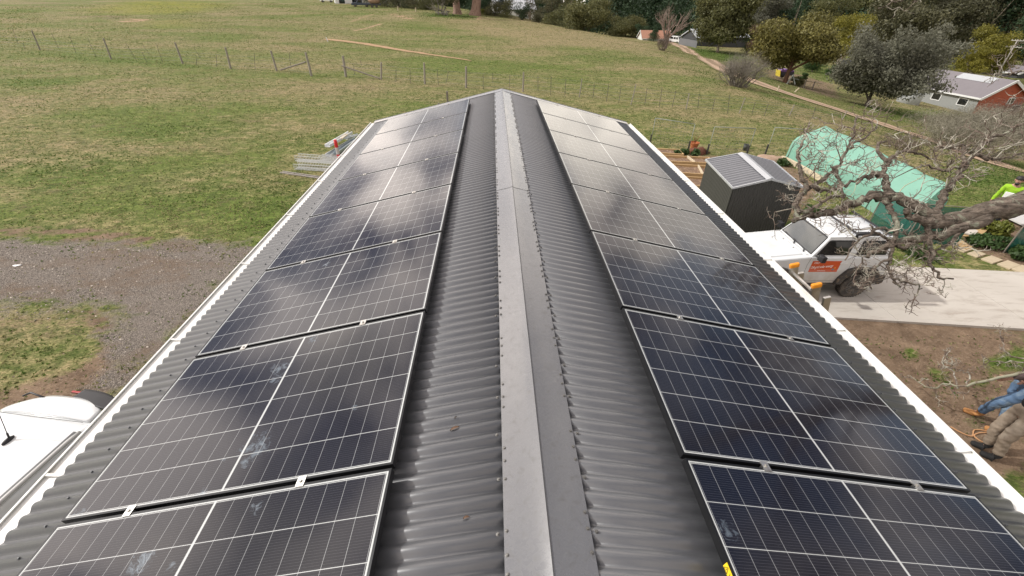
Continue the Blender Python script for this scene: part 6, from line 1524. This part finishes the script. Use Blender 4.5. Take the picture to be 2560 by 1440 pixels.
# ================================================================ people
def skinned(nm,J,E,mat_,parent,sub=2,extra=None,label=None,wrinkle=0):
    names=list(J);idx={n:i for i,n in enumerate(names)}
    me=bpy.data.meshes.new(nm);me.from_pydata([tuple(J[n][:3]) for n in names],[(idx[a],idx[b]) for a,b in E],[]);me.update()
    o=bpy.data.objects.new(nm+'_tmp',me);COL.objects.link(o);md=o.modifiers.new('k','SKIN')
    for i,n in enumerate(names):
        r=J[n][3];v=me.skin_vertices[0].data[i];v.radius=(r,r) if not hasattr(r,'__len__') else r;v.use_root=(i==0)
    ss_=o.modifiers.new('s','SUBSURF');ss_.levels=sub;ss_.render_levels=sub
    dg=bpy.context.evaluated_depsgraph_get();m2=bpy.data.meshes.new_from_object(o.evaluated_get(dg));bpy.data.objects.remove(o)
    if extra is not None:
        import bmesh
        b=bmesh.new();b.from_mesh(m2)
        t_=bpy.data.meshes.new('x');t_.from_pydata([tuple(v) for v in extra.v],[],extra.f);b.from_mesh(t_);b.to_mesh(m2);b.free()
    if wrinkle:
        for v in m2.vertices: c_=v.co;v.co=c_+v.normal*wrinkle*(noise.noise(V(c_.x*9+c_.z*5,c_.y*9,c_.z*12))+.45*noise.noise(V(c_.x*21+5,c_.y*21+c_.z*9,c_.z*24)))
    m2.materials.clear();m2.materials.append(mat_);m2.polygons.foreach_set('use_smooth',[True]*len(m2.polygons))
    q=bpy.data.objects.new(nm,m2);COL.objects.link(q);off=WORLD[parent.name];m2.transform(Matrix.Translation(-off));q.parent=parent
    if label: q['label']=label
    return q
def ik(a,b,l1,l2,pole):
    d=b-a;L=min(d.length,(l1+l2)*.999);d=d.normalized();x=(l1*l1-l2*l2+L*L)/(2*L);h=math.sqrt(max(0,l1*l1-x*x))
    p=(pole-d*pole.dot(d)).normalized();return a+d*x+p*h
def hand(J,E,w,d,nrm,side,tag_,curl=.5):
    """five fingers from the wrist; d along the hand, nrm out of the palm, side towards the thumb"""
    d=d.normalized();side=(side-d*side.dot(d)).normalized();nrm=d.cross(side)*(1 if nrm.dot(d.cross(side))>0 else -1)
    J[tag_+'palm']=(*(w+d*.055),(.038,.020));E.append((tag_+'wr',tag_+'palm'))
    for k,(sx,L) in enumerate(((.030,.072),(.010,.080),(-.010,.075),(-.029,.060))):
        a=w+d*.095+side*sx;u=d;prev=tag_+'palm'
        for j in range(3):
            n_=f'{tag_}f{k}{j}';J[n_]=(*a,.0095-.0008*j);E.append((prev,n_));prev=n_
            u=(u*math.cos(curl)+nrm*math.sin(curl)).normalized();a=a+u*L*(.46,.32,.26)[j]
        J[f'{tag_}f{k}e']=(*a,.007);E.append((prev,f'{tag_}f{k}e'))
    a=w+d*.03+side*.04;prev=tag_+'palm'
    for j,(q_,r) in enumerate(((a,.012),(a+d*.030+side*.022+nrm*.01,.0105),(a+d*.058+side*.022+nrm*.026,.008))):
        n_=f'{tag_}t{j}';J[n_]=(*q_,r);E.append((prev,n_));prev=n_
def person(lab,feet,fwd,hip,chestoff,hands,colors,headdir=None,scale=1.,hair_m=None,toes=None,trou_r=1.,beard=False,hipw=.10):
    """feet: ankle points right, left; hands: wrist targets right, left"""
    o=thing('person',lab,'person',V(hip.x,hip.y,min(f.z for f in feet)))
    fwd=fwd.normalized();rt=Vector((fwd.y,-fwd.x,0));up=V(0,0,1);s=scale
    ch=hip+chestoff;axis_=(ch-hip).normalized();sh=ch+axis_*.12*s;nk=sh+axis_*.09*s+fwd*.015;hd=nk+(axis_*.6+up*.5+fwd*.25).normalized()*.10*s
    hdir=(headdir or fwd).normalized()
    J={'pelvis':(*hip,(.150*s,.115*s))};E=[]
    J['waist']=(*hip.lerp(ch,.42),(.140*s,.100*s));J['chest']=(*ch,(.165*s,.115*s));J['sh']=(*sh,(.12*s,.085*s));J['neck']=(*nk,.058*s);J['jaw']=(*(hd-up*.03+hdir*.02),.072*s);J['head']=(*(hd+up*.06),.094*s);J['crown']=(*(hd+up*.145-hdir*.01),.066*s)
    E+=[('pelvis','waist'),('waist','chest'),('chest','sh'),('sh','neck'),('neck','jaw'),('jaw','head'),('head','crown')]
    jt={}
    for sg,nm,ft,hn in ((1,'r',feet[0],hands[0]),(-1,'l',feet[1],hands[1])):
        h0=hip+rt*sg*hipw*s-up*.06*s;kn=ik(h0,ft,.43*s,.43*s,fwd)
        J[nm+'hip']=(*h0,.098*s);J[nm+'kn']=(*kn,.062*s);J[nm+'an']=(*ft,.042*s)
        tdir=(toes[0 if sg>0 else 1] if toes else fwd);tdir=tdir.normalized();J[nm+'toe']=(*(ft+tdir*.07-up*.05),.030*s)
        E+=[('pelvis',nm+'hip'),(nm+'hip',nm+'kn'),(nm+'kn',nm+'an'),(nm+'an',nm+'toe')]
        s0=sh+rt*sg*.185*s-axis_*.02;el=ik(s0,hn,.30*s,.265*s,-fwd*.6-up*.5+rt*sg*.5)
        J[nm+'sh']=(*s0,.058*s);J[nm+'el']=(*el,.042*s);wr=hn if (hn-s0).length<.56*s else s0+(hn-s0).normalized()*.56*s
        J[nm+'wr']=(*wr,.028*s);E+=[('sh',nm+'sh'),(nm+'sh',nm+'el'),(nm+'el',nm+'wr')]
        jt[nm]=dict(h=h0,k=kn,a=ft,s=s0,e=el,w=wr,t=tdir);hand(J,E,wr,(wr-el),-up+fwd*.3,rt*-sg*.3+up*.7+fwd*.2,nm,.55)
    ex=MB();fc=hd+up*.03+hdir*.088;sd_=Vector((hdir.y,-hdir.x,0))
    ex.add([fc+up*.03,fc+sd_*.017-up*.018,fc-sd_*.017-up*.018,fc+hdir*.026-up*.012],[(0,1,3),(0,3,2),(1,2,3)])
    for sg in (-1,1): ex.blob(hd+up*.03+sd_*sg*.092,(.012,.022,.032),8,jit=0)
    body=skinned('body',J,E,skin_m,o,2,ex)
    q=MB()
    for sg in (-1,1): q.blob(fc+sd_*sg*.033+up*.030-hdir*.008,(.012,.012,.008),8,jit=0)
    q.build('eyes',M('eye_dark',(.02,.015,.012),.2) if 'eye_dark' not in bpy.data.materials else bpy.data.materials['eye_dark'],o,smooth=True)
    q=MB();q.bar(fc-sd_*.024-up*.045-hdir*.005,fc+sd_*.024-up*.045-hdir*.005,.008,.008);q.build('mouth',M('lip',(.28,.10,.08),.5) if 'lip' not in bpy.data.materials else bpy.data.materials['lip'],o)
    hm=hair_m or M('hair_dark',(.018,.014,.012),.6,var=.4,scale=30)
    q=MB();hc=hd+up*.085-hdir*.018;q.grid(lambda u,v:hc+Vector((math.cos(u*6.2832)*math.sin(v*1.75)*.108,math.sin(u*6.2832)*math.sin(v*1.75)*.108,math.cos(v*1.75)*.10))*(1+.05*noise.noise(V(u*9,v*9,0))),24,10);q.build('hair',hm,o,smooth=True)
    if beard: q=MB();q.blob(hd-up*.055+hdir*.055,(.062,.055,.055),12,jit=.1);q.build('beard',hm,o,smooth=True)
    jk,tr_,bt,und=colors;g=1.17*trou_r
    JT={'p':(*(hip+up*.02),(.165*s,.132*s))};ET=[]
    for nm in 'rl':
        d_=jt[nm];JT[nm+'h']=(*(d_['h']),.110*s*trou_r);JT[nm+'m']=(*d_['h'].lerp(d_['k'],.55),.093*s*trou_r);JT[nm+'k']=(*d_['k'],.080*s*trou_r);JT[nm+'c']=(*d_['k'].lerp(d_['a'],.5),.074*s*trou_r);JT[nm+'a']=(*(d_['a']+(d_['k']-d_['a']).normalized()*.05),.070*s*trou_r)
        ET+=[('p',nm+'h'),(nm+'h',nm+'m'),(nm+'m',nm+'k'),(nm+'k',nm+'c'),(nm+'c',nm+'a')]
    JT['w']=(*(hip+axis_*.12),(.150*s,.118*s));ET.append(('p','w'));skinned('trousers',JT,ET,tr_,o,3,wrinkle=.016)
    JJ={'p':(*(hip+axis_*.02),(.178*s,.145*s)),'w':(*hip.lerp(ch,.45),(.168*s,.130*s)),'c':(*ch,(.188*s,.138*s)),'s':(*sh,(.135*s,.100*s)),'n':(*(nk-axis_*.02),.070*s)};EJ=[('p','w'),('w','c'),('c','s'),('s','n')]
    for nm in 'rl':
        d_=jt[nm];JJ[nm+'s']=(*d_['s'],.076*s);JJ[nm+'u']=(*d_['s'].lerp(d_['e'],.5),.066*s);JJ[nm+'e']=(*d_['e'],.058*s);JJ[nm+'w']=(*d_['e'].lerp(d_['w'],.88),.044*s);EJ+=[('s',nm+'s'),(nm+'s',nm+'u'),(nm+'u',nm+'e'),(nm+'e',nm+'w')]
    skinned('jacket',JJ,EJ,jk,o,3,wrinkle=.012)
    for nm in 'rl':
        d_=jt[nm];t0=d_['t'];a=d_['a'];JB={'h':(*(a-up*.035-t0*.03),(.064,.056)),'a':(*(a+(d_['k']-a).normalized()*.13),.068),'b':(*(a-up*.045+t0*.08),(.062,.050)),'t':(*(a-up*.052+t0*.185),(.056,.040))}
        skinned('boot',JB,[('h','a'),('h','b'),('b','t')],bt,o)
    return o,jt
fab=lambda n,c,**k:M(n,c,.85,var=.35,scale=7,bump=.5,bscale=12,**k)
fA,fB=at(2430,1040),at(2492,1086)
fA=fA+V(.05,0,.09);fB=fB+V(.0,0,.09)
toA=(at(2408,1032)-at(2445,1048)).normalized()
hipA=(fA+fB)/2+V(.16,.05,.83)
hdA=at(2484,951,h=.98)
p1,j1=person('person in blue jeans, brown jacket and tan boots dragging the cut branch',(fB,fA),V(-1,.12,0),hipA,V(.05,.06,.40),(at(2560,948,h=1.05),hdA),(fab('brown_jacket',(.075,.052,.048)),fab('blue_jeans',(.085,.145,.24),col2=(.20,.27,.34),c2s=4),fab('tan_boot',(.42,.20,.07)),None),toes=(toA,toA),trou_r=1.02)
fC,fD=at(2458,1124)+V(0,0,.09),at(2482,1150)+V(0,0,.09)
toC=(at(2438,1112)-at(2475,1128)).normalized();toD=(at(2462,1140)-at(2505,1158)).normalized()
hipC=(fC+fD)/2+V(.06,.06,.895)
p2,j2=person('person in loose khaki trousers and a black top standing nearest the gutter',(fC,fD),V(-1,.25,0),hipC,V(.10,.02,.40),(hipC+V(.25,.30,.25),hipC+V(.28,-.22,.25)),(fab('black_top',(.010,.011,.015)),fab('khaki_trousers',(.25,.20,.15),col2=(.33,.28,.22),c2s=3),fab('black_boot',(.012,.012,.012)),None),toes=(toC,toD),trou_r=1.08)
# hi-vis worker
hp=at(2549,451,h=1.60);gp=V(hp.x,hp.y,T(hp.x,hp.y));toc=Vector((CAM[0]-hp.x,CAM[1]-hp.y,0)).normalized();rt_=Vector((toc.y,-toc.x,0))
p3,j3=person('person with dark hair and beard in a bright yellow jacket behind the limb',(gp+rt_*.13+V(0,0,.09),gp-rt_*.13+V(0,0,.09)),toc,gp+V(0,0,.88),V(0,0,.40)+toc*.05,(gp+rt_*.30+V(0,0,.84)+toc*.18,gp-rt_*.30+V(0,0,.95)+toc*.22),(fab('hivis_yellow',(.27,.48,.02)),fab('dark_trousers',(.03,.035,.045)),bpy.data.materials['black_boot'],None),beard=True)
q=MB();c_=gp+toc*.25+V(0,0,1.12)-rt_*.05;q.box(c_,(.34,.03,.26),Matrix.Rotation(yawof(rt_),3,'Z'));tag(q.build('white_sheet',white_paint,bevel=.01),'white sheet held at the chest of the person in the yellow jacket','sheet')
# cut branch carried by the person in jeans
cb=thing('cut_branch','pale lichen covered cut branch held by the person in jeans','branch',at(2440,985))
wr=j1['l']['w'];hand_px=proj(wr+V(-.05,0,.02))
def hp_(px,py,h): return at(px,py,h=h)
mainb=[hp_(2640,915,1.35),hp_(2560,933,1.22),wr+V(-.06,.0,.05),hp_(2440,958,.86),hp_(2400,966,.72),hp_(2362,960,.62),hp_(2335,972,.45),hp_(2300,958,.32),hp_(2275,938,.25)]
mb_=wigp(mainb,4,.008);R_=[.030-.024*k/(len(mb_)-1) for k in range(len(mb_))]
q=MB();q.tube(mb_,R_,8);q.build('stem',M('lichen_stem',(.27,.265,.19),.9,var=.3,scale=14,col2=(.16,.12,.09),c2s=6,c2t=(.52,.6)),cb,smooth=True)
fine=MB();rng=random.Random(9)
twigs(mb_,R_,26,.20,2,.55,1.,.008)
for pth in ([mb_[14],hp_(2425,935,.75),hp_(2395,925,.70),hp_(2360,912,.75),hp_(2372,880,.95)],[mb_[17],hp_(2385,930,.6),hp_(2355,905,.62),hp_(2370,870,.8)],[hp_(2600,905,1.2),hp_(2540,892,1.15),hp_(2510,870,1.2),hp_(2505,838,1.3)],[hp_(2600,905,1.2),hp_(2545,905,1.0),hp_(2490,905,.95),hp_(2455,885,1.0)]):
    c_=wigp(pth,4,.012);rr_=[.014-.009*k/(len(c_)-1) for k in range(len(c_))];fine.tube(c_,rr_,6);twigs(c_,rr_,22,.19,2,.25,1.,.0075)
fine.build('twigs',tbark,cb,recalc=False)
# orange rope
rp_=[(2375,1068),(2400,1082),(2428,1092),(2432,1080),(2436,1076),(2450,1076),(2472,1080),(2465,1082),(2446,1084),(2434,1090),(2444,1100),(2456,1106),(2480,1112),(2500,1108),(2512,1102)]
q=MB();q.tube(spline([at(*p)+V(0,0,.015) for p in rp_],6),.011,6);tag(q.build('rope',M('orange_rope',(.50,.27,.13),.8,var=.2),smooth=True),'loose tan orange rope lying on the soil by the khaki trousered person','rope')
q=MB();p=at(2390,860)
